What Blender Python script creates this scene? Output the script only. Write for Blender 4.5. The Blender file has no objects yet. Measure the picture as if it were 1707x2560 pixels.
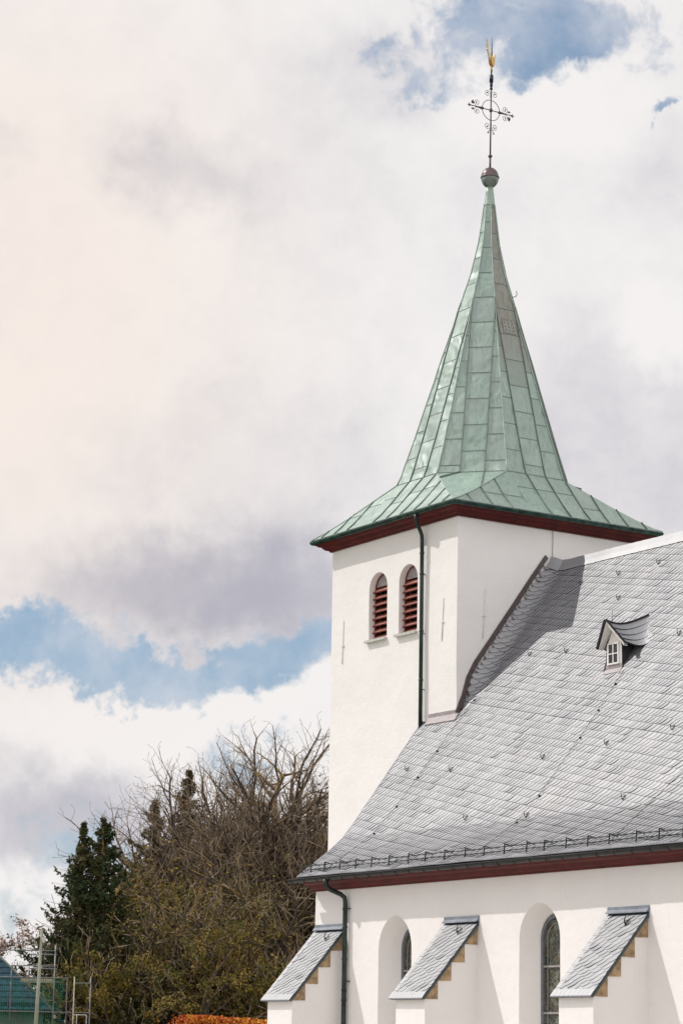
import bpy, bmesh, math, random
import numpy as np
from mathutils import Vector, Matrix, noise
random.seed(7); np.random.seed(7)
R = math.radians
C = bpy.context.scene.collection

# ------------------------------------------------------------------ camera
CAM = Vector((54.431, -38.791, 1.698))
fw = Vector((-0.8220, 0.5272, 0.2152)).normalized()
up = Vector((0.1720, -0.1300, 0.9765)); up = (up - fw * up.dot(fw)).normalized()
rt = fw.cross(up)
cd = bpy.data.cameras.new('camera'); co = bpy.data.objects.new('camera', cd); C.objects.link(co)
cd.sensor_fit = 'VERTICAL'; cd.sensor_height = 36; cd.sensor_width = 24
cd.lens = 85.5; cd.clip_end = 5000; cd.clip_start = 0.5
cd.dof.use_dof = True; cd.dof.focus_distance = 68; cd.dof.aperture_fstop = 2.0
M = Matrix((rt, up, -fw)).transposed().to_4x4(); M.translation = CAM
co.matrix_world = M
bpy.context.scene.camera = co

# ------------------------------------------------------------------ sun and exposure
SUNAZ, SUNEL = -138.8, 48.1
sd = bpy.data.lights.new('sun', 'SUN'); sd.energy = 2.7; sd.angle = R(0.5); sd.color = (1.0, 0.965, 0.92)
so = bpy.data.objects.new('sun', sd); C.objects.link(so)
sv = Vector((math.cos(R(SUNEL)) * math.cos(R(SUNAZ)), math.cos(R(SUNEL)) * math.sin(R(SUNAZ)), math.sin(R(SUNEL))))
so.rotation_euler = sv.to_track_quat('Z', 'Y').to_euler()
vs = bpy.context.scene.view_settings
vs.view_transform = 'Standard'; vs.look = 'None'; vs.exposure = 0.0; vs.gamma = 1

# ------------------------------------------------------------------ node helper
class NT:
    def __init__(s, tree): s.t = tree; s.n = tree.nodes; s.l = tree.links
    def add(s, typ, ins=None, **kw):
        nd = s.n.new(typ)
        for k, v in kw.items(): setattr(nd, k, v)
        for k, v in (ins or {}).items():
            if isinstance(v, bpy.types.NodeSocket): s.l.new(v, nd.inputs[k])
            else: nd.inputs[k].default_value = v
        return nd
    def math(s, op, a, b=0.0, c=None, clamp=False):
        i = {0: a, 1: b}
        if c is not None: i[2] = c
        return s.add('ShaderNodeMath', i, operation=op, use_clamp=clamp).outputs[0]
    def noise(s, vec, scale, detail=4, rough=.5, dist=0.0):
        i = {'Scale': scale, 'Detail': detail, 'Roughness': rough, 'Distortion': dist}
        if vec is not None: i['Vector'] = vec
        return s.add('ShaderNodeTexNoise', i)
    def ramp(s, fac, a, b, lo=0.0, hi=1.0, smooth=True):
        nd = s.add('ShaderNodeMapRange', {0: fac, 1: a, 2: b, 3: lo, 4: hi})
        if smooth: nd.interpolation_type = 'SMOOTHSTEP'
        return nd.outputs[0]
    def mix(s, fac, a, b, mode='MIX'):
        nd = s.n.new('ShaderNodeMix'); nd.data_type = 'RGBA'; nd.blend_type = mode
        for idx, v in ((0, fac), (6, a), (7, b)):
            if isinstance(v, bpy.types.NodeSocket): s.l.new(v, nd.inputs[idx])
            elif idx == 0: nd.inputs[0].default_value = v
            else: nd.inputs[idx].default_value = (*v, 1) if len(v) == 3 else v
        return nd.outputs[2]

# ------------------------------------------------------------------ sky: Nishita seen through broken cloud
HOLES = [(143.3, 23.83, 2.8, 1.5, -10, 0.95),(146.24, 22.85, 1.68, 1.13, 0, 0.42),(144.71, 22.46, 1.0, 0.72, 0, 0.5),(141.88, 23.72, 1.35, 0.93, 0, 0.55),(139.6, 21.9, 0.47, 0.37, 0, 1.0),(139.72, 23.5, 1.5, 1.0, 0, 0.5),(154.35, 9.2, 3.3, 1.05, -6, 1.0),(150.92, 8.57, 3.44, 0.77, 0, 1.0),(148.14, 9.19, 2.51, 0.77, 8, 0.9),(153.42, 4.31, 1.96, 1.65, 0, 0.62),(149.52, 6.31, 1.56, 1.34, 0, 0.62),(154.46, 2.69, 1.24, 0.93, 0, 0.4),(151.79, 3.85, 1.03, 0.82, 0, 0.5)]
GREY = [(150.05, 10.5, 5.8, 1.9, 0, 1.15),(149.08, 13.4, 5.52, 2.6, 0, 0.3),(140.87, 13.6, 4.04, 4.6, 0, 0.5),(151.62, 20.22, 2.86, 1.24, -20, 0.55),(155.51, 20.72, 1.43, 0.72, 0, 0.3),(153.46, 5.0, 3.6, 1.9, 0, 0.9),(147.51, 20.54, 3.3, 2.68, 0, 0.15),(146.24, 22.85, 2.46, 1.34, 0, 0.35),(139.75, 19.99, 2.19, 2.06, 0, 0.2)]
BRIGHT = [(139.32, 16.66, 1.4, 1.24, 0, 0.6),(150.69, 7.61, 4.37, 1.13, 5, 0.8),(153.11, 17.12, 5.39, 4.12, 0, 0.2),(154.49, 3.48, 1.14, 0.93, 0, 0.7),(149.09, 5.51, 1.55, 1.03, 0, 0.6),(142.43, 21.94, 2.89, 1.55, 0, 0.5)]
WARM = [(155.74, 16.99, 9.16, 11.86, 0, 1.0)]
world = bpy.data.worlds.new('World'); bpy.context.scene.world = world; world.use_nodes = True
w = NT(world.node_tree); w.n.clear()
nish = w.add('ShaderNodeTexSky', sky_type='NISHITA'); nish.sun_disc = False
nish.sun_elevation = R(SUNEL); nish.sun_rotation = R(90 - SUNAZ); nish.air_density = 1.0; nish.dust_density = 0.6
tc = w.add('ShaderNodeTexCoord').outputs['Generated']
sx = w.add('ShaderNodeSeparateXYZ', {0: tc}).outputs
az = w.math('MULTIPLY', w.math('ARCTAN2', sx[1], sx[0]), 57.2958)
el = w.math('MULTIPLY', w.math('ARCSINE', sx[2]), 57.2958)
P0 = w.add('ShaderNodeCombineXYZ', {0: az, 1: el}).outputs[0]
def warped(scale, amp, detail, prev):
    nv = w.noise(tc, scale, detail, .6).outputs['Color']
    c = w.add('ShaderNodeVectorMath', {0: nv, 1: (.5, .5, .5)}, operation='SUBTRACT').outputs[0]
    m = w.add('ShaderNodeVectorMath', {0: c, 1: (amp, amp, 0)}, operation='MULTIPLY').outputs[0]
    return w.add('ShaderNodeVectorMath', {0: prev, 1: m}, operation='ADD').outputs[0]
Pw = warped(16, 1.7, 2, P0); Pw = warped(70, 1.9, 7, Pw)
def blobs(lst, vec):
    tot = None
    for a, e, ra, re, rot, wt in lst:
        mp = w.add('ShaderNodeMapping', {0: vec, 'Location': (a, e, 0), 'Rotation': (0, 0, R(-rot)), 'Scale': (ra, re, 1)}, vector_type='TEXTURE').outputs[0]
        ln = w.add('ShaderNodeVectorMath', {0: mp}, operation='LENGTH').outputs['Value']
        f = w.ramp(ln, 1.25, 0.1, 0, wt)
        tot = f if tot is None else w.math('ADD', tot, f)
    return tot
fine = w.noise(tc, 55, 9, .62, .3).outputs['Fac']
mid = w.noise(tc, 16, 7, .58, .2).outputs['Fac']
big = w.noise(tc, 3.2, 4, .5).outputs['Fac']
hole = blobs(HOLES, Pw); gate = w.ramp(hole, 0, .3)
hole = w.math('ADD', hole, w.math('MULTIPLY', gate, w.math('MULTIPLY', w.math('SUBTRACT', fine, .5), 2.3)))
hole = w.math('ADD', hole, w.math('MULTIPLY', gate, w.math('MULTIPLY', w.math('SUBTRACT', mid, .5), .6)))
mask = w.ramp(hole, .15, .85)                    # 1 = blue sky
g = blobs(GREY, Pw)
g = w.math('ADD', g, w.math('MULTIPLY', w.math('SUBTRACT', mid, .5), 1.0))
g = w.math('ADD', g, w.math('MULTIPLY', w.math('SUBTRACT', fine, .5), .6))
g = w.math('SUBTRACT', g, blobs(BRIGHT, Pw))
g = w.ramp(g, -.35, 1.45)
wm = blobs(WARM, P0)
white = w.mix(wm, (.905, .88, .872), (.93, .84, .78))
grey = w.mix(wm, (.45, .445, .52), (.50, .475, .52))
cloud = w.mix(g, white, grey)
blue = w.mix(1.0, nish.outputs[0], (.125, .125, .125), 'MULTIPLY')
blue = w.mix(.6, blue, (.26, .375, .51))
# thin veil over the gaps so that they never turn empty
veil = w.ramp(w.noise(tc, 30, 6, .6).outputs['Fac'], .3, .75, 0, .6)
blue = w.mix(veil, blue, (.74, .74, .79))
skycol = w.mix(mask, cloud, blue)
# unseen eastern sky made brighter, added as fill light for the shaded walls
east = w.ramp(sx[0], -.35, .45, 1.0, 1.35)
skycol = w.mix(1.0, skycol, w.add('ShaderNodeCombineXYZ', {0: east, 1: east, 2: east}).outputs[0], 'MULTIPLY')
bg = w.add('ShaderNodeBackground', {0: skycol, 1: 1.0})
w.l.new(bg.outputs[0], w.add('ShaderNodeOutputWorld').inputs[0])

# ------------------------------------------------------------------ materials
def material(name):
    m = bpy.data.materials.new(name); m.use_nodes = True
    t = NT(m.node_tree); b = t.n['Principled BSDF']
    return m, t, b
def setc(t, b, k, v):
    if isinstance(v, bpy.types.NodeSocket): t.l.new(v, b.inputs[k])
    else: b.inputs[k].default_value = v
def bump(t, b, h, strength, dist):
    nd = t.add('ShaderNodeBump', {'Strength': strength, 'Distance': dist, 'Height': h}); t.l.new(nd.outputs[0], b.inputs['Normal']); return nd
def plain(name, col, rough=.6, metal=0.0, var=.15, scale=6, bs=.15, bd=.01, spec=.5):
    m, t, b = material(name)
    o = t.add('ShaderNodeTexCoord').outputs['Object']
    n1 = t.noise(o, scale, 6, .6).outputs['Fac']
    f = t.ramp(n1, .3, .7)
    c = t.mix(f, [x * (1 - var) for x in col], [min(1, x * (1 + var)) for x in col])
    setc(t, b, 'Base Color', c); setc(t, b, 'Roughness', rough); setc(t, b, 'Metallic', metal)
    setc(t, b, 'Specular IOR Level', spec)
    bump(t, b, t.noise(o, scale * 5, 4, .6).outputs['Fac'], bs, bd)
    return m
def mk_plaster():
    m, t, b = material('white_plaster')
    o = t.add('ShaderNodeTexCoord').outputs['Object']
    n1 = t.noise(o, .7, 6, .6).outputs['Fac']
    st = t.add('ShaderNodeMapping', {0: o, 'Scale': (3.2, 3.2, .25)}).outputs[0]
    n2 = t.noise(st, 1.4, 6, .65).outputs['Fac']
    c = t.mix(t.ramp(n1, .3, .75), (.82, .795, .78), (.785, .76, .745))
    c = t.mix(t.ramp(n2, .58, .8, 0, .35), c, (.66, .63, .59))
    setc(t, b, 'Base Color', c); setc(t, b, 'Roughness', .85); setc(t, b, 'Specular IOR Level', .2)
    h = t.math('ADD', t.math('MULTIPLY', t.noise(o, 3, 5, .6).outputs['Fac'], 1.0), t.math('MULTIPLY', t.noise(o, 35, 4, .6).outputs['Fac'], .22))
    bump(t, b, h, .8, .025)
    return m
PLASTER = mk_plaster()
def mk_copper(name, dark=1.0, brown=0.0):
    m, t, b = material(name)
    o = t.add('ShaderNodeTexCoord').outputs['Object']
    rn = t.add('ShaderNodeAttribute', attribute_name='rnd').outputs['Fac']
    offs = t.add('ShaderNodeVectorMath', {0: o, 1: t.add('ShaderNodeCombineXYZ', {0: t.math('MULTIPLY', rn, 37.0), 1: t.math('MULTIPLY', rn, 11.0), 2: 0}).outputs[0]}, operation='ADD').outputs[0]
    c = t.mix(t.math('MODULO', rn, 1.0), (.225, .36, .295), (.33, .46, .385))
    n1 = t.noise(offs, 1.6, 6, .6).outputs['Fac']
    c = t.mix(t.ramp(n1, .35, .7, 0, .6), c, (.225, .32, .30))
    st = t.add('ShaderNodeMapping', {0: offs, 'Scale': (7, 7, .7)}).outputs[0]
    n2 = t.noise(st, 1.5, 6, .7).outputs['Fac']
    c = t.mix(t.ramp(n2, .52, .78, 0, .55), c, (.40, .50, .40))
    c = t.mix(t.ramp(n2, .53, .28, 0, .8), c, (.10, .17, .135))
    n3 = t.noise(offs, .5, 3, .6).outputs['Fac']
    c = t.mix(t.ramp(n3, .5, .68, 0, .45), c, (.25, .30, .29))
    # brown streaked sheets near the top of the east side
    zz = t.add('ShaderNodeSeparateXYZ', {0: o}).outputs
    bf = t.math('MULTIPLY', t.ramp(zz[2], 21.0, 23.4, .35, 1), t.ramp(rn, 1.2, 1.5))
    bf = t.math('MULTIPLY', bf, t.ramp(n2, .36, .6, .35, .95))
    c = t.mix(bf, c, (.14, .10, .055))
    sp = t.ramp(t.noise(offs, 14, 5, .7).outputs['Fac'], .66, .8, 0, .35)
    c = t.mix(sp, c, (.20, .24, .16))
    c = t.mix(1.0, c, (dark * .78, dark * .79, dark * .77), 'MULTIPLY')
    setc(t, b, 'Base Color', c); setc(t, b, 'Roughness', .5); setc(t, b, 'IOR', 2.15)
    h = t.noise(offs, 1.0, 2, .5, .5).outputs['Fac']
    bump(t, b, h, .6, .26)
    return m
COPPER = mk_copper('patinated_copper'); SEAM = mk_copper('seam_copper', .42)
def mk_slate():
    m, t, b = material('slate')
    o = t.add('ShaderNodeTexCoord').outputs['Object']
    rn = t.add('ShaderNodeAttribute', attribute_name='rnd').outputs['Fac']
    c = t.mix(rn, (.040, .044, .066), (.064, .066, .088))
    n1 = t.noise(o, 9, 6, .65).outputs['Fac']
    c = t.mix(t.ramp(n1, .45, .8, 0, .4), c, (.12, .12, .125))
    n2 = t.noise(o, .45, 4, .6).outputs['Fac']
    c = t.mix(t.ramp(n2, .5, .8, 0, .35), c, (.19, .165, .14))
    setc(t, b, 'Base Color', c)
    setc(t, b, 'Roughness', t.math('ADD', .54, t.math('MULTIPLY', rn, .05)))
    setc(t, b, 'IOR', 3.45); setc(t, b, 'Specular IOR Level', .5)
    bump(t, b, t.noise(o, 16, 5, .6).outputs['Fac'], .22, .012)
    return m
SLATE = mk_slate()
SLATE_EDGE = plain('slate_edge', (.03, .03, .033), .8, var=.3, spec=.2)
UNDER = plain('roof_boarding', (.02, .02, .022), .9, spec=.1)
LEAD = plain('lead_flashing', (.23, .25, .29), .42, .3, .2, 5, .2, .01)
ZINC = plain('weathered_zinc', (.33, .295, .30), .5, .2, .15, 8)
BROWNSTRIP = plain('brown_edge_strip', (.085, .06, .062), .5, 0, .2, 8)
GUTTER = plain('dark_gutter_metal', (.022, .022, .023), .38, .4, .35, 5)
GUTGREEN = plain('green_black_gutter', (.018, .05, .042), .35, .45, .6, 5)
PIPE = plain('green_black_pipe', (.02, .032, .027), .35, .4, .5, 3)
RED = plain('red_cornice_paint', (.085, .009, .009), .55, 0, .28, 3, .2, .01, .25)
REDSLAT = plain('faded_red_slat', (.34, .12, .085), .6, 0, .2, 7)
REDDARK = plain('dark_red_frame', (.15, .025, .02), .5, 0, .2, 7)
SAND = plain('sandstone', (.36, .255, .15), .85, 0, .35, 7, .5, .02, .2)
SILL = plain('grey_sill', (.50, .50, .46), .6, 0, .15, 10)
IRON = plain('rusty_iron', (.12, .08, .085), .7, .3, .4, 12)
IRONBLUE = plain('blue_black_rod', (.02, .022, .05), .4, .5, .2, 10)
BLACK = plain('black_metal', (.022, .022, .024), .5, .3, .3, 8)
GOLD = plain('gilded_sheet', (.62, .34, .07), .38, .65, .15, 9)
GOLDPALE = plain('weathered_gilding', (.70, .60, .42), .5, .3, .15, 9)
BALLTOP = plain('brown_copper', (.13, .095, .095), .4, .5, .3, 4)
WHITEPAINT = plain('white_paint', (.78, .75, .72), .5, 0, .04, 8, .1)
DARKGLASS = plain('dark_glass', (.02, .025, .035), .08, 0, .3, 3, 0.02, .002)
DARKBACK = plain('dark_backing_paint', (.012, .010, .010), .95, spec=.0)  # near-black colour carries the shade of an unlit space
STONEFRAME = plain('dark_stone_frame', (.13, .135, .15), .7, 0, .2, 8)
LEADBAR = plain('pale_lead_bar', (.30, .285, .27), .6, 0, .15, 12)
ANCHOR = plain('painted_anchor', (.74, .72, .70), .6, 0, .1, 10)
def mk_glass():
    m, t, b = material('leaded_glass')
    o = t.add('ShaderNodeTexCoord').outputs['Object']
    sp = t.add('ShaderNodeSeparateXYZ', {0: o}).outputs
    v = t.add('ShaderNodeCombineXYZ', {0: sp[0], 1: sp[2]}).outputs[0]
    vo = t.add('ShaderNodeTexVoronoi', {'Vector': v, 'Scale': 7.0}, feature='DISTANCE_TO_EDGE').outputs['Distance']
    vc = t.add('ShaderNodeTexVoronoi', {'Vector': v, 'Scale': 7.0}).outputs['Color']
    s2 = t.add('ShaderNodeSeparateColor', {0: vc}).outputs
    c = t.mix(s2[0], (.022, .035, .028), (.085, .07, .03)); c = t.mix(t.math('GREATER_THAN', s2[1], .8), c, (.13, .14, .11))
    c = t.mix(t.ramp(vo, .03, .012), c, (.20, .19, .17))
    setc(t, b, 'Base Color', c); setc(t, b, 'Roughness', .25)
    bump(t, b, t.noise(o, 14, 3).outputs['Fac'], .3, .01)
    return m
LEADGLASS = mk_glass()
def mk_bark():
    m, t, b = material('bark')
    o = t.add('ShaderNodeTexCoord').outputs['Object']
    n1 = t.noise(o, 3, 5, .6).outputs['Fac']
    c = t.mix(n1, (.035, .025, .02), (.12, .09, .068))
    gz = t.add('ShaderNodeSeparateXYZ', {0: t.add('ShaderNodeNewGeometry').outputs['Normal']}).outputs[2]
    f = t.math('MULTIPLY', t.ramp(gz, .1, .7), t.ramp(t.noise(o, .8, 5, .65).outputs['Fac'], .40, .55, 0, .95))
    c = t.mix(f, c, (.30, .17, .02))
    setc(t, b, 'Base Color', c); setc(t, b, 'Roughness', .9)
    return m
BARK = mk_bark()
def mk_rnd(name, a, b_, c3=None, rough=.8, trans=0):
    m, t, b = material(name)
    rn = t.add('ShaderNodeAttribute', attribute_name='rnd').outputs['Fac']
    c = t.mix(rn, a, b_)
    if c3:
        o = t.add('ShaderNodeTexCoord').outputs['Object']
        c = t.mix(t.ramp(t.noise(o, .5, 4, .6).outputs['Fac'], .42, .62), c, c3)
    setc(t, b, 'Base Color', c); setc(t, b, 'Roughness', rough); setc(t, b, 'Specular IOR Level', .25)
    return m
TWIG = mk_rnd('twig_bark', (.024, .016, .011), (.46, .35, .25))
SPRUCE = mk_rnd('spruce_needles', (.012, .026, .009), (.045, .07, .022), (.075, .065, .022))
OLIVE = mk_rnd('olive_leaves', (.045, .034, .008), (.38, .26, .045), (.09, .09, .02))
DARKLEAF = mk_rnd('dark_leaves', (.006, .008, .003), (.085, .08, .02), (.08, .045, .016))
BUD = mk_rnd('pink_buds', (.30, .17, .12), (.50, .34, .27))
ORANGE = mk_rnd('orange_leaves', (.38, .08, .012), (.78, .40, .05), (.42, .05, .02))
RUST = mk_rnd('rusty_leaves', (.14, .07, .035), (.26, .14, .08))
FIRLEAF = mk_rnd('brownish_fir', (.02, .02, .008), (.17, .12, .045), (.05, .055, .02))
GROUND = plain('grass_ground', (.055, .075, .025), .95, 0, .35, 1.5, .5, .05, .1)

# ------------------------------------------------------------------ mesh helpers
class MB:
    def __init__(s): s.v = []; s.f = []; s.r = []; s.m = []; s.sm = []
    def poly(s, pts, rnd=.5, mi=0, smooth=False):
        i = len(s.v); s.v += [tuple(p) for p in pts]; s.f.append(tuple(range(i, i + len(pts)))); s.r.append(rnd); s.m.append(mi); s.sm.append(smooth)
    def faces(s, vs, fs, rnd=.5, mi=0, smooth=False):
        i = len(s.v); s.v += [tuple(p) for p in vs]
        for f in fs: s.f.append(tuple(i + k for k in f)); s.r.append(rnd); s.m.append(mi); s.sm.append(smooth)
    def box(s, lo, hi, mat=None, rnd=.5, mi=0):
        p = [Vector((x, y, z)) for x in (lo[0], hi[0]) for y in (lo[1], hi[1]) for z in (lo[2], hi[2])]
        if mat: p = [mat @ q for q in p]
        s.faces(p, [(0, 1, 3, 2), (4, 6, 7, 5), (0, 4, 5, 1), (2, 3, 7, 6), (0, 2, 6, 4), (1, 5, 7, 3)], rnd, mi)
    def beam(s, a, b, wd, ht, upv=(0, 0, 1), rnd=.5, mi=0):
        a = Vector(a); b = Vector(b); d = (b - a); L = d.length; d.normalize(); u = Vector(upv); sdv = d.cross(u)
        if sdv.length < 1e-6: sdv = d.orthogonal()
        sdv.normalize(); u = sdv.cross(d)
        mt = Matrix((d, sdv, u)).transposed().to_4x4(); mt.translation = a
        s.box((0, -wd / 2, -ht / 2), (L, wd / 2, ht / 2), mt, rnd, mi)
    def tube(s, pts, rad, n=8, rnd=.5, mi=0, caps=True, smooth=True):
        pts = [Vector(p) for p in pts]; k = len(pts)
        rad = rad if hasattr(rad, '__len__') else [rad] * k
        vs = []; prev = None
        for i, p in enumerate(pts):
            d = (pts[min(i + 1, k - 1)] - pts[max(i - 1, 0)]).normalized()
            if prev is None: a = d.orthogonal().normalized()
            else:
                a = prev - d * prev.dot(d)
                a = a.normalized() if a.length > 1e-6 else d.orthogonal().normalized()
            prev = a; b = d.cross(a)
            for j in range(n):
                t = 2 * math.pi * j / n; vs.append(p + (a * math.cos(t) + b * math.sin(t)) * rad[i])
        fs = [(i * n + j, i * n + (j + 1) % n, (i + 1) * n + (j + 1) % n, (i + 1) * n + j) for i in range(k - 1) for j in range(n)]
        if caps: fs += [tuple(range(n - 1, -1, -1)), tuple(range((k - 1) * n, k * n))]
        s.faces(vs, fs, rnd, mi, smooth)
    def lathe(s, c, prof, n=24, rnd=.5, mi=0):
        c = Vector(c); vs = [c + Vector((r * math.cos(2 * math.pi * j / n), r * math.sin(2 * math.pi * j / n), z)) for r, z in prof for j in range(n)]
        k = len(prof)
        fs = [(i * n + j, i * n + (j + 1) % n, (i + 1) * n + (j + 1) % n, (i + 1) * n + j) for i in range(k - 1) for j in range(n)]
        fs += [tuple(range(n - 1, -1, -1)), tuple(range((k - 1) * n, k * n))]
        s.faces(vs, fs, rnd, mi, True)
    def prism(s, outline, vec, rnd=.5, mi=0):
        o = [Vector(p) for p in outline]; v = Vector(vec); n = len(o)
        fs = [tuple(range(n - 1, -1, -1)), tuple(range(n, 2 * n))] + [(i, (i + 1) % n, n + (i + 1) % n, n + i) for i in range(n)]
        s.faces(o + [p + v for p in o], fs, rnd, mi)
    def sweep_rect(s, prof, x0, x1, y0, y1, closed_prof=True, rnd=.5, mi=0):
        n = len(prof); vs = []
        for cx, cy, sx_, sy_ in ((x0, y0, -1, -1), (x1, y0, 1, -1), (x1, y1, 1, 1), (x0, y1, -1, 1)):
            for o, z in prof: vs.append((cx + sx_ * o, cy + sy_ * o, z))
        fs = []
        for k in range(4):
            for i in range(n if closed_prof else n - 1):
                a = k * n + i; b = k * n + (i + 1) % n; c = ((k + 1) % 4) * n + (i + 1) % n; d = ((k + 1) % 4) * n + i
                fs.append((a, b, c, d))
        s.faces(vs, fs, rnd, mi)
    def build(s, name, mats, parent=None, loc=(0, 0, 0)):
        me = bpy.data.meshes.new(name)
        lv = Vector(loc)
        me.from_pydata([tuple(Vector(v) - lv) for v in s.v], [], s.f); me.update()
        if not isinstance(mats, (list, tuple)): mats = [mats]
        for m in mats: me.materials.append(m)
        me.polygons.foreach_set('material_index', s.m); me.polygons.foreach_set('use_smooth', s.sm)
        at = me.attributes.new('rnd', 'FLOAT', 'FACE'); at.data.foreach_set('value', s.r)
        o = bpy.data.objects.new(name, me); C.objects.link(o); o.location = loc
        if parent:
            o.parent = parent
            o.location = lv - world_loc(parent)
        return o
def world_loc(o):
    l = Vector(o.location)
    while o.parent: o = o.parent; l += Vector(o.location)
    return l
def npmesh(name, V, F, mat, parent=None, rnd=None, smooth=False):
    me = bpy.data.meshes.new(name); V = np.asarray(V, np.float32); F = np.asarray(F, np.int32)
    if parent: V = V - np.array(world_loc(parent), np.float32)
    k = F.shape[1]
    me.vertices.add(len(V)); me.vertices.foreach_set('co', V.ravel())
    me.loops.add(F.size); me.loops.foreach_set('vertex_index', F.ravel())
    me.polygons.add(len(F)); me.polygons.foreach_set('loop_start', np.arange(0, F.size, k, dtype=np.int32))
    me.polygons.foreach_set('loop_total', np.full(len(F), k, np.int32))
    if smooth: me.polygons.foreach_set('use_smooth', np.ones(len(F), bool))
    me.update(calc_edges=True)
    at = me.attributes.new('rnd', 'FLOAT', 'FACE'); at.data.foreach_set('value', (rnd if rnd is not None else np.random.rand(len(F))).astype(np.float32))
    me.materials.append(mat)
    o = bpy.data.objects.new(name, me); C.objects.link(o)
    if parent: o.parent = parent
    return o
def thing(name, label, cat, loc=(0, 0, 0), group=None):
    o = bpy.data.objects.new(name, None); C.objects.link(o); o.location = loc
    o['label'] = label; o['category'] = cat
    if group: o['group'] = group
    return o
def copy_part(o, parent, delta):
    c = o.copy(); C.objects.link(c); c.parent = parent; c.location = Vector(o.location) + Vector(delta); return c
def copy_tree(o, delta, parent):
    c = copy_part(o, parent, delta)
    for ch in [x for x in C.objects if x.parent == o]:
        d = ch.copy(); C.objects.link(d); d.parent = c
    return c
def wob(p, amp=.012, sc=.9):
    v = noise.noise_vector(Vector(p) * sc) * amp + noise.noise_vector(Vector(p) * sc * .3 + Vector((5, 2, 9))) * amp * 1.3
    return Vector(p) + v
def grid_box(lo, hi, step, amp=.012):
    """closed box of fine grid faces whose surface is slightly uneven, like hand-trowelled plaster"""
    bm = bmesh.new()
    n = [max(1, int(round((hi[i] - lo[i]) / step))) for i in range(3)]
    cache = {}
    def vert(i, j, k):
        key = (i, j, k)
        if key not in cache:
            p = [lo[a] + (hi[a] - lo[a]) * (key[a] / n[a]) for a in range(3)]
            cache[key] = bm.verts.new(wob(p, amp))
        return cache[key]
    for ax in range(3):
        a, b = [q for q in range(3) if q != ax]
        for side in (0, n[ax]):
            for u in range(n[a]):
                for v_ in range(n[b]):
                    ks = []
                    for du, dv in ((0, 0), (1, 0), (1, 1), (0, 1)):
                        k = [0, 0, 0]; k[ax] = side; k[a] = u + du; k[b] = v_ + dv; ks.append(vert(*k))
                    if (side == 0) ^ (ax == 1): ks.reverse()
                    bm.faces.new(ks)
    bmesh.ops.recalc_face_normals(bm, faces=bm.faces)
    return bm
def bm_obj(bm, name, mat, parent=None):
    me = bpy.data.meshes.new(name); bm.to_mesh(me); bm.free(); me.materials.append(mat)
    o = bpy.data.objects.new(name, me); C.objects.link(o)
    if parent: o.parent = parent; o.location = -world_loc(parent)
    return o
def cut(o, cutters):
    for c in cutters:
        md = o.modifiers.new('b', 'BOOLEAN'); md.operation = 'DIFFERENCE'; md.solver = 'EXACT'; md.object = c
    bpy.context.view_layer.update()
    me = bpy.data.meshes.new_from_object(o.evaluated_get(bpy.context.evaluated_depsgraph_get()))
    o.modifiers.clear(); o.data = me
    for c in cutters: bpy.data.objects.remove(c)
def arch(cx, a, z0, zs, rise, n=10):
    """outline (x,z) of an arched opening: half width a, sill z0, springing z, rise of the arch"""
    pts = [(cx - a, z0), (cx + a, z0)]
    if rise <= a * 1.001:
        for i in range(0, 2 * n + 1):
            t = math.pi * i / (2 * n); pts.append((cx + a * math.cos(t), zs + rise * math.sin(t)))
    else:
        r = (a * a + rise * rise) / (2 * a); th = math.acos((r - a) / r)
        for i in range(n + 1): t = th * i / n; pts.append((cx + a - r + r * math.cos(t), zs + r * math.sin(t)))
        for i in range(n - 1, -1, -1): t = th * i / n; pts.append((cx - a + r - r * math.cos(t), zs + r * math.sin(t)))
    return pts
def loft_cutter(o1, y1, o2, y2, name='cutter'):
    mb = MB(); n = len(o1)
    vs = [(x, y1, z) for x, z in o1] + [(x, y2, z) for x, z in o2]
    fs = [tuple(range(n)), tuple(range(2 * n - 1, n - 1, -1))] + [(i, n + i, n + (i + 1) % n, (i + 1) % n) for i in range(n)]
    mb.faces(vs, fs)
    o = mb.build(name, DARKBACK)
    bm = bmesh.new(); bm.from_mesh(o.data); bmesh.ops.recalc_face_normals(bm, faces=bm.faces); bm.to_mesh(o.data); bm.free()
    return o
def ring_frame(o_out, o_in, y0, y1):
    mb = MB(); n = len(o_out)
    vs = [(x, y0, z) for x, z in o_out] + [(x, y0, z) for x, z in o_in] + [(x, y1, z) for x, z in o_out] + [(x, y1, z) for x, z in o_in]
    fs = []
    for i in range(n):
        j = (i + 1) % n
        fs += [(i, j, n + j, n + i), (n + i, n + j, 3 * n + j, 3 * n + i), (2 * n + i, i, j, 2 * n + j)[::-1], (2 * n + i, 2 * n + j, 3 * n + j, 3 * n + i)]
    mb.faces(vs, fs); return mb

# ------------------------------------------------------------------ measured dimensions (metres)
W, WY = 6.5, 6.56              # tower plan: x -6.5..0, y 0..6.56
Z1, M_ = 10.7255, 1.33645      # nave roof height at y = 0 and its pitch
YR = 3.48                      # ridge line
NW = -3.45                     # south face of the nave wall
XW = -1.63                     # west end of the nave
XE = 17.0
LS = math.hypot(1, M_)
# ground
mb = MB(); mb.poly([(-900, -900, 0), (900, -900, 0), (900, 900, 0), (-900, 900, 0)])
g_ = mb.build('ground', GROUND); g_['kind'] = 'structure'
BOUNCE = plain('bounce_gravel', (.50, .47, .43), .9, 0, .25, 3, .4, .02, .2)  # unseen pale ground, added to bounce light up onto the walls
mb = MB(); mb.poly([(-16, -40, .012), (70, -40, .012), (70, -3, .012), (70, 30, .012), (-16, 30, .012)])
g_ = mb.build('bounce_ground', BOUNCE); g_['kind'] = 'structure'

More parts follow.
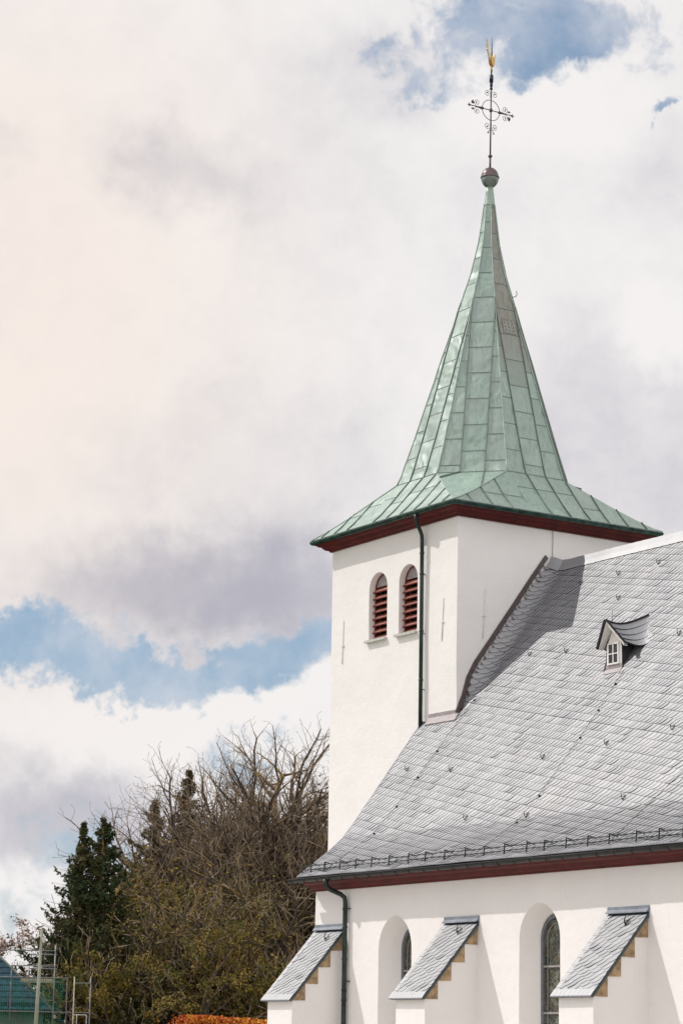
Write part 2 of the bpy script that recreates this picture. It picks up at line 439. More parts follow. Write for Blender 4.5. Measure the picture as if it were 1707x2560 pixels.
church = thing('church', 'white plastered church with green copper spire, slate nave roof and stone buttresses', 'church', (5, 0, 0))

# ---- tower
tower = bm_obj(grid_box((-W, 0, -.2), (0, WY, 16.46), .28, .011), 'tower_wall', PLASTER, church)
WIN = [(-3.985, .475, 13.40), (-2.43, .475, 13.38)]
cs = [loft_cutter(arch(cx, a, z0, 14.88, a), -.3, arch(cx, a, z0, 14.88, a), .42) for cx, a, z0 in WIN]
bpy.context.view_layer.update()
cut(tower, cs)
for cx, a, z0 in WIN:
    o1 = arch(cx, a, z0, 14.88, a); o2 = arch(cx, a - .05, z0 + .03, 14.88, a - .05)
    wn = ring_frame(o1, o2, .20, .36).build('louvre_window', REDDARK, church)
    mb = MB(); mb.poly([(x, .415, z) for x, z in o1][::-1]); mb.build('dark_backing', DARKBACK, wn)  # near-black sheet stands for the shade behind the slats
    mb = MB()
    top = [(x, .22, z) for x, z in arch(cx, a - .055, 14.98, 14.99, a - .16)]
    mb.prism(top, (0, .03, 0)); mb.build('arch_panel', ZINC, wn)
    for k in range(8):
        zc = z0 + .075 + k * .2
        mb = MB()
        mt = Matrix.Translation((cx, .20, zc)) @ Matrix.Rotation(R(40), 4, 'X')
        mb.box((-a + .01, -.10, -.012), (a - .01, .13, .012), mt); mb.box((-a + .008, -.106, -.02), (a - .008, -.098, .014), mt, mi=1)
        mb.build('louvre_slat', [REDSLAT, REDDARK], wn)
    mb = MB(); mb.box((cx - a - .09, -.12, z0 - .10), (cx + a + .02, .16, z0 - .03)); mb.build('window_sill', SILL, wn)
def anchor(p, q, nrm, tm):
    mb = MB(); mb.tube([p, q], .014, 6); c = Vector(p).lerp(Vector(q), tm)
    n_ = Vector(nrm); s_ = n_.cross(Vector((0, 0, 1)))
    mb.beam(c - s_ * .06, c + s_ * .06, .05, .035, nrm); mb.build('wall_anchor', ANCHOR, church)
anchor((-5.81, -.022, 14.16), (-5.85, -.022, 12.86), (0, -1, 0), .58)
anchor((-.65, -.022, 14.11), (-.71, -.022, 12.89), (0, -1, 0), .56)
anchor((.022, .95, 14.37), (.022, .86, 12.95), (1, 0, 0), .54)
# tower cornice + gutter
mb = MB()
mb.sweep_rect([(-.05, 16.355), (.07, 16.355), (.085, 16.40), (.17, 16.415), (.20, 16.455), (.225, 16.455), (.24, 16.50), (.33, 16.525), (.36, 16.56), (.39, 16.565), (.40, 16.60), (-.05, 16.60)], -W, 0, 0, WY)
mb.build('tower_cornice', RED, church)
mb = MB()
gp = [(.43 + .085 * math.cos(t), 16.665 + .085 * math.sin(t)) for t in [R(180 + 22.5 * i) for i in range(9)]] + [(.515, 16.685), (.50, 16.685), (.50, 16.665)] + [(.43 + .07 * math.cos(t), 16.665 + .07 * math.sin(t)) for t in [R(360 - 30 * i) for i in range(7)]]
mb.sweep_rect(gp, -W, 0, 0, WY)
for k in range(11):   # brackets
    xx = -W - .3 + k * .69
    mb.beam((xx, -.425, 16.572), (xx, -.522, 16.69), .03, .012, (1, 0, 0)); mb.beam((.425, -.3 + k * .69, 16.572), (.522, -.3 + k * .69, 16.69), .03, .012, (0, 1, 0))
mb.build('tower_gutter', GUTGREEN, church)
# tower downpipe
mb = MB(); X_ = -1.58
mb.tube([(X_ + .13, -.43, 16.6), (X_ + .13, -.43, 16.47), (X_ + .11, -.41, 16.38), (X_ + .04, -.22, 16.17), (X_ + .01, -.14, 16.05), (X_, -.12, 15.9), (X_, -.12, 13.5), (X_ - .01, -.12, 10.2)], .058, 12)
for z in (15.55, 14.95, 13.3, 11.9): mb.tube([(X_, -.12, z), (X_, -.12, z - .05)], .068, 12)
for z in (14.9, 13.2, 11.6): mb.box((X_ - .015, -.12, z), (X_ + .015, .0, z + .02))
mb.build('tower_downpipe', PIPE, church)
mb = MB(); mb.tube([(.03, 3.3, 16.45), (.03, 3.34, 16.2), (.03, 3.33, 15.9), (.03, 3.31, 15.5)], .007, 5); mb.build('lightning_wire', BLACK, church)

# ---- spire
CX, CY = -3.25, 3.28
def lean(x, y, z):
    k = .03 + .011 * (z - 18) if z > 18 else .03 * max(0, (z - 16.7) / 1.3)
    return Vector((x + .543 * k, y + .84 * k, z))
PZ = [18.12, 18.35, 18.75, 19.45, 20.45, 21.25, 22.2, 23.2, 23.85, 24.9, 25.9, 27.2]
PR = [2.70, 2.60, 2.47, 2.235, 1.93, 1.68, 1.395, 1.07, .877, .55, .33, .165]
def rad(z): return float(np.interp(z, PZ, PR))
def fpt(f, u, z, out=0.0):
    a = R(f * 45); ap = rad(z) * math.cos(R(22.5)) + out
    return lean(CX + ap * math.cos(a) - u * math.sin(a), CY + ap * math.sin(a) + u * math.cos(a), z)
sp = MB(); se = MB(); seams = []
HWC = .36
rr = random.Random(3)
for f in range(8):
    base = (f * .31) % .45
    for col in (-1, 0, 1):
        off = base + (.45 if col == 0 else (.12 if col == 1 else 0))
        rows = [18.12] + [z for z in [18.0 + off + .86 * k for k in range(12)] if 18.25 < z < 27.1] + [27.2]
        for a, b in zip(rows[:-1], rows[1:]):
            zs = sorted(set([a, b] + [z for z in PZ if a < z < b]))
            rn = rr.random() + (2 if (f == 0 and a > 21) or (f == 1 and a > 23 and col < 1) else 0)
            for z0, z1 in zip(zs[:-1], zs[1:]):
                def ed(z):
                    h = rad(z) * math.sin(R(22.5))
                    if col == 0: return -min(h, HWC), min(h, HWC)
                    if col == 1: return min(h, HWC), h
                    return -h, -min(h, HWC)
                l0, r0 = ed(z0); l1, r1 = ed(z1)
                if r0 - l0 < .004 and r1 - l1 < .004: continue
                # sheets bulge a little
                nn = 4 if col == 0 else 3
                for i in range(nn):
                    t0, t1 = i / nn, (i + 1) / nn
                    bl = lambda t: 0.0
                    sp.poly([fpt(f, l0 + (r0 - l0) * t0, z0), fpt(f, l0 + (r0 - l0) * t1, z0), fpt(f, l1 + (r1 - l1) * t1, z1), fpt(f, l1 + (r1 - l1) * t0, z1)], rn)
            if b < 27.1:
                l, r_ = ed(b)
                if r_ - l > .02: se.beam(fpt(f, l, b, .004), fpt(f, r_, b, .004), .016, .014, fpt(f, 0, b + .1) - fpt(f, 0, b), .3)
    seams.append(se); se = MB()
    for sg in (-1, 1):
        zs = [z for z in np.arange(18.12, 23.9, .4)] + [23.95]
        for a, b in zip(zs[:-1], zs[1:]):
            hu = lambda z: sg * min(HWC, rad(z) * math.sin(R(22.5)))
            se.beam(fpt(f, hu(a), a, .012), fpt(f, hu(b), b, .012), .045, .02, fpt(f, 1, a) - fpt(f, 0, a), .5)
        seams.append(se); se = MB()
hip = MB()
for v_ in range(8):
    a = R(22.5 + 45 * v_)
    hip.tube([lean(CX + (rad(z) + .008) * math.cos(a), CY + (rad(z) + .008) * math.sin(a), z) for z in PZ], [.022] * 10 + [.016, .012], 6, .9)
# skirt
ze = 16.70
cor = [Vector((-W - .49, -.49, ze)), Vector((.49, -.49, ze)), Vector((.49, WY + .49, ze)), Vector((-W - .49, WY + .49, ze))]
def ov(deg, z=18.12): a = R(deg); return lean(CX + rad(z) * math.cos(a), CY + rad(z) * math.sin(a), z)
for k in range(4):
    c0, c1 = cor[k], cor[(k + 1) % 4]
    A0, A, B = ov(-112.5 + 90 * k), ov(-67.5 + 90 * k), ov(-22.5 + 90 * k)
    ux = (c1 - c0).normalized(); Lx = (c1 - c0).length
    a0, a1 = (A0 - c0).dot(ux), (A - c0).dot(ux)
    upd = ((A0 - ux * a0) - c0)
    def pt(s, t):  # s along eave, t 0..1 up the slope, slightly flared at the eave
        return c0 + ux * s + upd * t + Vector((0, 0, -.10 * math.sin(math.pi * min(1, t * 1.0)) * (1 - t)))
    def tmax(s):
        if s < a0: return s / a0
        if s > a1: return (Lx - s) / (Lx - a1)
        return 1.0
    cols = [0] + [a0 - .02 + (a1 - a0 + .04) * q / 3 for q in range(-5, 10)] + [Lx]
    cols = sorted(set([round(min(max(q, 0), Lx), 4) for q in cols] + [a0, a1]))
    for s0, s1 in zip(cols[:-1], cols[1:]):
        if s1 - s0 < .01: continue
        rn = rr.random(); spl = rr.uniform(.35, .7)
        for (ta, tb, rq) in ((0, .2, rn), (.2, spl, rn), (spl, .85, (rn * 3.7) % 1), (.85, 1, (rn * 3.7) % 1)):
            f0, f1 = tmax(s0), tmax(s1)
            q = [pt(s0, min(ta, f0)), pt(s1, min(ta, f1)), pt(s1, min(tb, f1)), pt(s0, min(tb, f0))]
            if (q[0] - q[3]).length < 1e-4 and (q[1] - q[2]).length < 1e-4: continue
            sp.poly(q, rq)
        f0 = min(tmax(s0), tmax(s1))
        if f0 > spl: se.beam(pt(s0 + .02, spl) + Vector((0, 0, .006)), pt(s1 - .02, spl) + Vector((0, 0, .006)), .014, .012, upd, .3)
    for s0 in cols[1:-1]:
        tm = tmax(s0) * .97; seg = 5
        if abs(s0 - a0) < .02 or abs(s0 - a1) < .02: continue
        for i in range(seg):
            se.beam(pt(s0, tm * i / seg) + Vector((0, 0, .022)), pt(s0, tm * (i + 1) / seg) + Vector((0, 0, .022)), .045, .022, ux, .5)
    # corner triangle c1, B, A, following the flare along its diagonal
    N_ = 6; dg = [pt(Lx + (a1 - Lx) * i / N_, i / N_) for i in range(N_ + 1)]
    hp = []
    for i in range(N_ + 1):
        t = i / N_; hp.append(c1.lerp(B, t) + Vector((0, 0, -.10 * math.sin(math.pi * t) * (1 - t))))
    for i in range(N_):
        if i == 0: sp.poly([dg[0], hp[1], dg[1]], .8)
        else:
            mdn = [dg[i].lerp(hp[i], q) for q in (0, .33, .67, 1)]; mup = [dg[i + 1].lerp(hp[i + 1], q) for q in (0, .33, .67, 1)]
            for q in range(3): sp.poly([mdn[q], mdn[q + 1], mup[q + 1], mup[q]], (.6, .9, .75)[q])
    for q in (.33, .67):
        Q = A.lerp(B, q)
        if q < .5: E_ = dg[0].lerp(A, 1 - (Q - A).dot(ux) / (c1 - A).dot(ux)); k_ = (1 - (Q - A).dot(ux) / (c1 - A).dot(ux)) * N_; i0 = int(k_); E_ = dg[i0].lerp(dg[min(i0 + 1, N_)], k_ - i0)
        else: E_ = hp[3]
        se.beam(Q + Vector((0, 0, .022)), E_ + Vector((0, 0, .03)), .045, .022, (B - A), .5)
    hip.tube([p + Vector((0, 0, .01)) for p in hp], .026, 6, .9)
    se.beam(A + Vector((0, 0, .01)), B + Vector((0, 0, .01)), .02, .02, (0, 0, 1), .3); se.beam(A0 + Vector((0, 0, .01)), A + Vector((0, 0, .01)), .02, .02, (0, 0, 1), .3)
    # eave edge of the copper
    se.beam(c0, c1, .03, .03, (0, 0, 1), .5)
    seams.append(se); se = MB()
for q in seams:      # the standing seams are folds of the sheets themselves
    i0 = len(sp.v); sp.v += q.v; sp.f += [tuple(i0 + k for k in f_) for f_ in q.f]; sp.r += q.r; sp.m += [1] * len(q.f); sp.sm += q.sm
spire = sp.build('spire', [COPPER, SEAM], church)
hip.build('hip_roll', COPPER, spire)
# vent plate with rivets and a small ladder hook on the east side of the spire
mb = MB()
def plate(f, u0, u1, z0, z1):
    a, b, c_, d_ = fpt(f, u0, z0, .012), fpt(f, u1, z0, .012), fpt(f, u1, z1, .012), fpt(f, u0, z1, .012); mb.poly([a, b, c_, d_], 2.35)
plate(0, -.20, .26, 22.78, 23.3)
for i in range(3):
    for j in range(4): 
        p = fpt(0, -.12 + .14 * i, 22.88 + j * .12, .016); mb.tube([p, p + Vector((.012, 0, 0))], .012, 6, mi=1)
mb.build('vent_plate', [COPPER, BLACK], spire)
mb = MB(); p = fpt(1, .1, 24.2, .0); mb.tube([p, p + Vector((.08, .1, .02)), p + Vector((.10, .13, .1)), p + Vector((.09, .12, .2))], .012, 5); mb.build('ladder_hook', BLACK, spire)
# collar, ball, mast, cross
def ax(z): return lean(CX, CY, z)
mb = MB(); b0 = ax(27.45)
mb.lathe(b0, [(.175, -.32), (.17, -.28), (.13, .1), (.11, .32)], 20, .75); mb.build('spire_neck', COPPER, church)
bc = ax(28.07)
mb = MB(); mb.lathe(bc, [(.275 * math.sin(R(t)), -.335 * math.cos(R(t))) for t in range(4, 92, 8)] + [(.275, 0)], 28, .6)
ball = mb.build('finial_ball', SEAM, church)
mb = MB(); mb.lathe(bc, [(.293, -.012), (.293, .012), (.277, .02)] + [(.277 * math.sin(R(t)), .33 * math.cos(R(t))) for t in range(84, 0, -8)] + [(.02, .332)], 28); mb.build('ball_cap', BALLTOP, ball)
mt0 = ax(28.35); mt1 = ax(31.55)
cross = MB(); 
cross.tube([mt0, ax(28.75)], .032, 8); cross.tube([ax(28.75), ax(28.8)], .065, 8); cross.tube([ax(28.8), ax(31.1)], [.026, .02], 8)
crossmast = cross.build('cross_mast', IRON, church)
cc = ax(30.29); Yv = Vector((.0, 1, 0)); Zv = Vector((0, 0, 1))
mb = MB(); mb.tube([cc - Yv * .80, cc + Yv * .80], .016, 6)
for s_ in (-1, 1):
    mb.tube([cc + Yv * s_ * .30, cc + Yv * s_ * .40], .045, 6); mb.tube([cc + Yv * s_ * .80, cc + Yv * s_ * .92], [.03, .004], 6)
    for h_ in (-1, 1): mb.tube([cc + Yv * s_ * .78, cc + Yv * s_ * .86 + Zv * h_ * .07], [.02, .006], 5)
mb.tube([cc - Zv * .05, cc + Zv * .05], .05, 6); mb.build('crossbar', IRON, crossmast)
mb = MB(); mb.tube([cc + Yv * .335 * math.cos(R(t)) + Zv * .335 * math.sin(R(t)) for t in range(0, 361, 15)], .0115, 5, caps=False); mb.build('ring', IRON, crossmast)
def scroll(o, ux_, uy_):   # spiral springing from the arm
    pts = []
    for i in range(26):
        t = i / 25; r_ = .125 * (1 - .75 * t); an = R(-120 + 500 * t)
        pts.append(o + ux_ * (.17 + r_ * math.cos(an)) + uy_ * (.135 + r_ * math.sin(an)))
    pts = [o + ux_ * .02 + uy_ * .01] + pts; return pts
for dx, dy in ((Yv, Zv), (Zv, Yv)):
    for s1 in (-1, 1):
        for s2 in (-1, 1):
            mb = MB(); o = cc + dx * s1 * .36; mb.tube(scroll(o, dx * s1, dy * s2), .008, 5)
            e = scroll(o, dx * s1, dy * s2)[-1]; mb.tube([e - Zv * .025, e + Zv * .025], .018, 5); mb.build('scroll', IRON, crossmast)
for s1 in (-1, 1):  # cast leaves near the arm ends
    for s2, hh in ((1, .12 if s1 < 0 else .05), (-1, .05 if s1 < 0 else .14)):
        mb = MB(); o = cc + Yv * s1 * .66 + Zv * s2 * .08
        for q in range(4): mb.tube([o + Yv * s1 * .02 * q, o + Yv * s1 * (.02 * q + .03) + Zv * s2 * hh * (1 - .15 * q)], [.022, .008], 5)
        mb.build('leaf_ornament', IRON, crossmast)
for s1 in (-1, 1):
    mb = MB(); o = cc + Yv * s1 * .1 - Zv * .72; mb.tube([cc - Zv * .62, o, o - Zv * .05 + Yv * s1 * .01], [.008, .012, .03], 5); mb.build('leaf_ornament', IRON, crossmast)
vane = thing('weathercock', 'gilded weathercock on a thin dark rod above the iron spire cross', 'weathercock', tuple(ax(31.1)))
mb = MB(); mb.tube([ax(31.08), ax(31.22)], .045, 8); mb.tube([ax(31.22), ax(31.45)], .062, 10); mb.tube([ax(30.98), ax(31.08)], [.05, .03], 8)
mb.build('socket', IRONBLUE, vane)
mb = MB(); mb.tube([ax(31.42), ax(32.0), ax(32.72)], [.02, .03, .005], 8); mb.build('rod', IRONBLUE, vane)
ud = (Vector((.543, .84, 0)) * .36 + Vector((-.84, .543, 0)) * .93).normalized(); tn = ud.cross(Zv)
def sheet(pts, thick, mat, name):
    mb = MB(); o = ax(31.95) - tn * thick / 2; mb.prism([o + ud * a + Zv * b for a, b in pts], tn * thick); mb.build(name, mat, vane)
sheet([(-.12, -.16), (.06, -.20), (.17, -.05), (.20, .10), (.10, .14), (-.05, .06), (-.14, .10), (-.20, .0)], .10, GOLD, 'body')
sheet([(-.14, .02), (-.20, .16), (-.34, .40), (-.50, .52), (-.44, .36), (-.52, .34), (-.43, .24), (-.50, .18), (-.36, .10), (-.30, -.02), (-.18, -.08)], .045, GOLDPALE, 'tail_feathers')
sheet([(.14, .08), (.20, .26), (.27, .34), (.30, .27), (.38, .25), (.29, .20), (.27, .08), (.18, -.02)], .06, GOLDPALE, 'head')
sheet([(-.04, -.18), (.02, -.18), (.03, -.29), (.06, -.34), (-.03, -.32)], .04, GOLD, 'leg')

# ---- slates
KIN = [(YR, Z1 + M_ * YR)] + [(y, Z1 + M_ * y) for y in (0, -2.3)] + [(-2.62, 7.26), (-3.0, 6.93), (-3.5, 6.55), (-4.02, 6.17)]
ky = np.array([p[0] for p in KIN]); kz = np.array([p[1] for p in KIN])
kt = np.concatenate([[YR * LS], YR * LS - np.cumsum(np.hypot(np.diff(ky), np.diff(kz)))])
def roof_pt(s, t, h=0.0):
    y = float(np.interp(t, kt[::-1], ky[::-1])); z = float(np.interp(t, kt[::-1], kz[::-1]))
    y2 = float(np.interp(t - .05, kt[::-1], ky[::-1])); z2 = float(np.interp(t - .05, kt[::-1], kz[::-1]))
    dy, dz = y - y2, z - z2; L = math.hypot(dy, dz) or 1; ny, nz = (-dz / L, dy / L) if L != 1 else (-M_ / LS, 1 / LS)
    hh = h
    if -.03 < s < .6 and t > .25: hh += .36 * (1 - max(s, 0) / .6) ** 2 * min(1, (t - .25) / 1.0)        # swept up against the tower
    # the old roof deck is not perfectly flat
    sag = .018 * noise.noise(Vector((s * .35, t * .4, 3.1))) + .012 * noise.noise(Vector((s * 1.1, t * 1.0, 7.7)))
    hh += sag
    return Vector((s, y + ny * hh, z + nz * hh))
STK = [(0, 0), (.07, .022), (.135, .066), (.19, .125), (.222, .178)]
SLOPE = -.243; CH = .235; SPX = .172
def slates(mb, fmap, s0, s1, t0, t1, skip=None, thick=.0145, slope=SLOPE, ch=CH, spx=SPX, seed=1, clip=True, scale=1.0):
    r_ = random.Random(seed)
    stk = [(a * scale, b * scale) for a, b in STK]
    k0 = int((t0 - abs(slope) * 0 + slope * 0 - max(0, 0)) / ch) - 3
    kk0 = int(math.floor((t0 - slope * s0 * 1.0) / ch)) - 2; kk1 = int(math.ceil((t1 - slope * s1) / ch)) + 2
    for k in range(kk0, kk1 + 1):
        s = s0 - .4 - r_.random() * spx; lastw = 0
        jit = r_.uniform(-.006, .006)
        prev = None
        while s < s1 + .4:
            wd = spx * r_.uniform(.85, 1.18)
            cur = [(s + a + r_.uniform(-.004, .004), k * ch + jit + slope * s + b) for a, b in stk]
            if prev is not None:
                cs_ = sum(p[0] for p in cur) / 5; ct_ = sum(p[1] for p in cur) / 5
                mnS = min(p[0] for p in prev + cur); mxS = max(p[0] for p in prev + cur); mnT = min(p[1] for p in prev + cur); mxT = max(p[1] for p in prev + cur)
                ok = mxS > s0 and mnS < s1 and mxT > t0 and mnT < t1
                if ok and skip and skip(cs_, ct_): ok = False
                if ok:
                    lift = thick * r_.choice([.75, .85, 1, 1, 1.15, 1.5 if r_.random() < .35 else 1])
                    rn = r_.random()
                    cl = lambda p: (min(max(p[0], s0), s1), min(max(p[1], t0), t1))
                    L_ = [cl(p) for p in prev]; R_ = [cl(p) for p in cur]
                    hl = [.004, .0035, .003, .002, .001]; hr = [lift, lift, lift * .95, lift * .8, lift * .6]
                    vl = [fmap(a, b, h) for (a, b), h in zip(L_, hl)]; vr = [fmap(a, b, h) for (a, b), h in zip(R_, hr)]
                    vb = [fmap(a, b, -.004) for (a, b) in R_]
                    for i in range(4):
                        mb.faces([vl[i], vr[i], vr[i + 1], vl[i + 1]], [(0, 1, 2, 3)], rn, 0)
                        mb.faces([vr[i], vb[i], vb[i + 1], vr[i + 1]], [(0, 1, 2, 3)], rn, 1)
                    lb = fmap(L_[0][0], L_[0][1], -.004)
                    mb.faces([vl[0], lb, vb[0], vr[0]], [(0, 1, 2, 3)], rn, 1)
            prev = cur; s += wd
T0 = float(kt[-1]) ; TR = float(kt[0])
mb = MB()
VX = -1.70
slates(mb, roof_pt, VX, XE, T0 + .02, TR - .36, skip=lambda s, t: (s < 0.07 and t > -.12), seed=5)
# starter course along the eave
s = VX
while s < XE:
    wd = random.uniform(.09, .16); a, b = roof_pt(s, T0 - .03, .012), roof_pt(s + wd - .008, T0 - .03, .012); c_, d_ = roof_pt(s + wd - .008, T0 + .14, .004), roof_pt(s, T0 + .14, .004)
    mb.faces([a, b, c_, d_, a - Vector((0, 0, .022)), b - Vector((0, 0, .022))], [(0, 1, 2, 3), (4, 5, 1, 0)], random.random(), 0); s += wd
roof = mb.build('nave_roof', [SLATE, SLATE_EDGE], church)
# deck under the slates, closed, both slopes
mb = MB()
sec = [(y, z) for y, z in KIN]
prof = []
for y, z in sec: prof.append((y, z - .03))
north = [(2 * YR - y, z - .03) for y, z in sec[::-1][:-1]]
top = [(y, z) for y, z in prof][::-1] + [(2 * YR - y, z) for y, z in prof[1:]]
bot = [(y, z - .10) for y, z in top][::-1]
outline = [(VX + .03, y, z) for y, z in top + bot]
mb.prism(outline, (XE - VX, 0, 0)); deck = mb.build('roof_deck', UNDER, roof)
mb = MB()   # slated north slope as one weathered sheet
ns = [(2 * YR - y, z) for y, z in sec]
for (ya, za), (yb, zb_) in zip(ns[:-1], ns[1:]): mb.poly([(VX, ya, za), (XE, ya, za), (XE, yb, zb_), (VX, yb, zb_)][::-1])
mb.build('north_slope', SLATE, roof)
# verge edge pieces
mb = MB()
for (ya, za), (yb, zb_) in zip(sec[1:-1], sec[2:]):
    n_ = 6
    for i in range(n_):
        p = Vector((VX, ya + (yb - ya) * i / n_, za + (zb_ - za) * i / n_)); q = Vector((VX, ya + (yb - ya) * (i + 1) / n_, za + (zb_ - za) * (i + 1) / n_))
        mb.beam(p + Vector((.03, 0, .0)), q + Vector((.03, 0, .006)), .07, .028, (0, -M_, 1), random.random())
mb.build('verge_edge', SLATE, roof)
# ridge course: broad smooth slates laid to the weather
s = .1
mb = MB(); k = 0
while s < XE:
    wd = .32
    p = [roof_pt(s, TR - .38, .030), roof_pt(s + wd, TR - .38, .022), roof_pt(s + wd, TR - .18, .028), roof_pt(s, TR - .18, .034)]
    q = [roof_pt(s + wd, TR, .05), roof_pt(s, TR, .056)]
    q = [v + Vector((0, -.02, .02)) for v in q]
    mb.faces(p + q, [(0, 1, 2, 3), (3, 2, 4, 5)], .75 + .25 * random.random(), 0)
    lo_ = [v - Vector((0, -.02, .03)) for v in p[:2]]; mb.faces([p[0], p[1]] + lo_, [(0, 2, 3, 1)], .2, 1)
    s += wd
mb.build('ridge_course', [SLATE, SLATE_EDGE], roof)
# flashing against the tower: brown strip along the east wall, zinc along the south foot
mb = MB(); pts = [roof_pt(.0, t, .03) for t in np.linspace(.02, TR - .1, 12)]
for a, b in zip(pts[:-1], pts[1:]): mb.beam(a + Vector((.02, 0, .03)), b + Vector((.02, 0, .03)), .06, .13, (0, -M_, 1))
mb.build('wall_strip', BROWNSTRIP, roof)
mb = MB()
mb.box((XW + .32, -.035, Z1 + .02), (.03, .0, Z1 + .15)); mb.prism([(XW + .30, -.03, Z1 + .05), (XW + .30, -.16, Z1 - .15), (XW + .30, -.15, Z1 - .18), (XW + .30, -.02, Z1 - .02)], (-XW - .18, 0, 0))
mb.build('foot_flashing', ZINC, roof)
# roof hooks
HK = [(3.644, 4.672), (5.286, 4.732), (2.058, 4.616), (4.44, 3.574), (1.795, 1.97), (3.555, 1.775), (8.277, 1.587), (10.415, -1.883), (-.689, -1.928), (1.627, -2.202), (5.65, -2.231), (8.066, -2.063), (6.58, -4.255), (10.161, -4.047), (3.9, -4.1), (9.9, 1.5), (12.2, -2.0), (8.6, 4.7)]
hk0 = None; base0 = roof_pt(HK[0][0], HK[0][1], .0)
def hook_mesh():
    mb = MB(); f_ = lambda s, t, h: roof_pt(HK[0][0] + s, HK[0][1] + t, h)
    mb.beam(f_(0, .10, .02), f_(0, -.06, .024), .03, .006, (0, -M_, 1))
    mb.tube([f_(0, -.02, .02), f_(0, -.05, .05), f_(0, -.03, .09), f_(0, .02, .12), f_(.0, .07, .125)], [.009] * 4 + [.005], 6)
    mb.tube([f_(0, -.03, .085), f_(.03, -.01, .075), f_(.08, .01, .08)], .008, 5)
    return mb
for i, (s, t) in enumerate(HK):
    p = roof_pt(s, t, 0)
    if i == 0: hk0 = hook_mesh().build('roof_hook', BLACK, roof)
    else: copy_part(hk0, roof, p - base0)
# lightning conductor wires with clips
for nm, P_ in (('a', [(.55, .62), (.48, .46), (.27, -1.36), (.19, -2.31), (.09, -3.34), (-.08, -4.3), (-.45, T0 + .1)]), ('b', [(6.9, .5), (6.86, .09), (6.83, -.80), (6.78, -1.72), (6.58, -3.6), (6.42, -4.5), (6.2, T0 + .1)]), ('c', [(12.2, -1.2), (11.9, -3.3), (11.4, T0 + .1)])):
    mb = MB(); mb.tube([roof_pt(s, t, .045) for s, t in P_], .006, 5)
    for s, t in P_[1:-1]: mb.box((-.022, -.02, -.03), (.022, .02, .012), Matrix.Translation(roof_pt(s, t, .035)))
    mb.build('lightning_wire', BLACK, roof)
# ---- snow guard
sg = MB()
for z_, y_ in ((6.36, -3.88), (6.46, -3.86)): sg.tube([(x, y_, z_ + .006 * math.sin(x * 1.7)) for x in np.arange(VX - .05, XE, .5)], .0125, 6)
guard = sg.build('snow_guard', BLACK, roof)
mb = MB(); mb.beam((-1.66, -3.89, 6.20), (-1.66, -3.86, 6.52), .03, .014, (1, 0, 0)); mb.beam((-1.66, -3.87, 6.52), (-1.66, -3.63, 6.47), .026, .01, (1, 0, 0)); mb.beam((-1.66, -3.9, 6.24), (-1.66, -3.6, 6.46), .026, .01, (1, 0, 0))
gpst = mb.build('guard_post', BLACK, guard)
gx = [-1.22, -.56, .2, .95, 1.70, 2.5, 3.38, 4.12, 4.95, 5.82, 6.6, 7.42, 8.3, 8.98, 9.8, 10.6, 11.37, 12.32, 13.1, 13.9, 14.7, 15.5, 16.3]
for x in gx: copy_part(gpst, guard, (x + 1.66, 0, 0))
# ---- nave cornice, gutter, downpipe
mb = MB()
cp = [(NW + .02, 5.80), (NW - .06, 5.80), (NW - .08, 5.85), (NW - .17, 5.865), (NW - .20, 5.91), (NW - .225, 5.91), (NW - .25, 5.95), (NW - .36, 5.985), (NW - .40, 6.03), (NW - .43, 6.035), (NW - .44, 6.08), (NW + .02, 6.10)]
mb.prism([(XW - .07, y, z) for y, z in cp], (XE - XW, 0, 0))
corn = mb.build('nave_cornice', RED, church)
mb = MB(); yc, zc_ = -4.05, 6.095
gpn = [(yc + .085 * math.cos(R(180 + 22.5 * i)), zc_ + .085 * math.sin(R(180 + 22.5 * i))) for i in range(9)] + [(yc + .075 * math.cos(R(360 - 22.5 * i)), zc_ + .07 * math.sin(R(360 - 22.5 * i))) for i in range(9)]
mb.prism([(XW - .36, y, z) for y, z in gpn], (XE - XW + .3, 0, 0))
mb.tube([(XW - .36, yc - .085, zc_ + .004), (XE, yc - .085, zc_ + .004)], .011, 6)
for k in range(28):
    x = XW - .2 + k * .62
    mb.tube([(x, yc + .092 * math.cos(R(a)), zc_ + .092 * math.sin(R(a))) for a in range(180, 361, 30)], .009, 4)
mb.build('nave_gutter', GUTTER, church)
mb = MB(); px = 0.0
mb.tube([(-.20, yc, 6.03), (-.20, yc, 5.93), (-.19, yc + .02, 5.85), (-.16, -3.93, 5.77), (-.05, -3.68, 5.66), (-.01, -3.58, 5.58), (px, NW - .11, 5.46), (px, NW - .11, 2.9), (px - .01, NW - .11, 0.1)], [.085, .07] + [.062] * 7, 12)
for z in (5.3, 4.83, 4.0, 3.2, 2.95, 1.5): mb.tube([(px, NW - .11, z), (px, NW - .11, z - .05)], .074, 12)
for z in (5.28, 3.4): mb.box((px - .015, NW - .11, z), (px + .12, NW + .01, z + .02))
mb.build('nave_downpipe', PIPE, church)

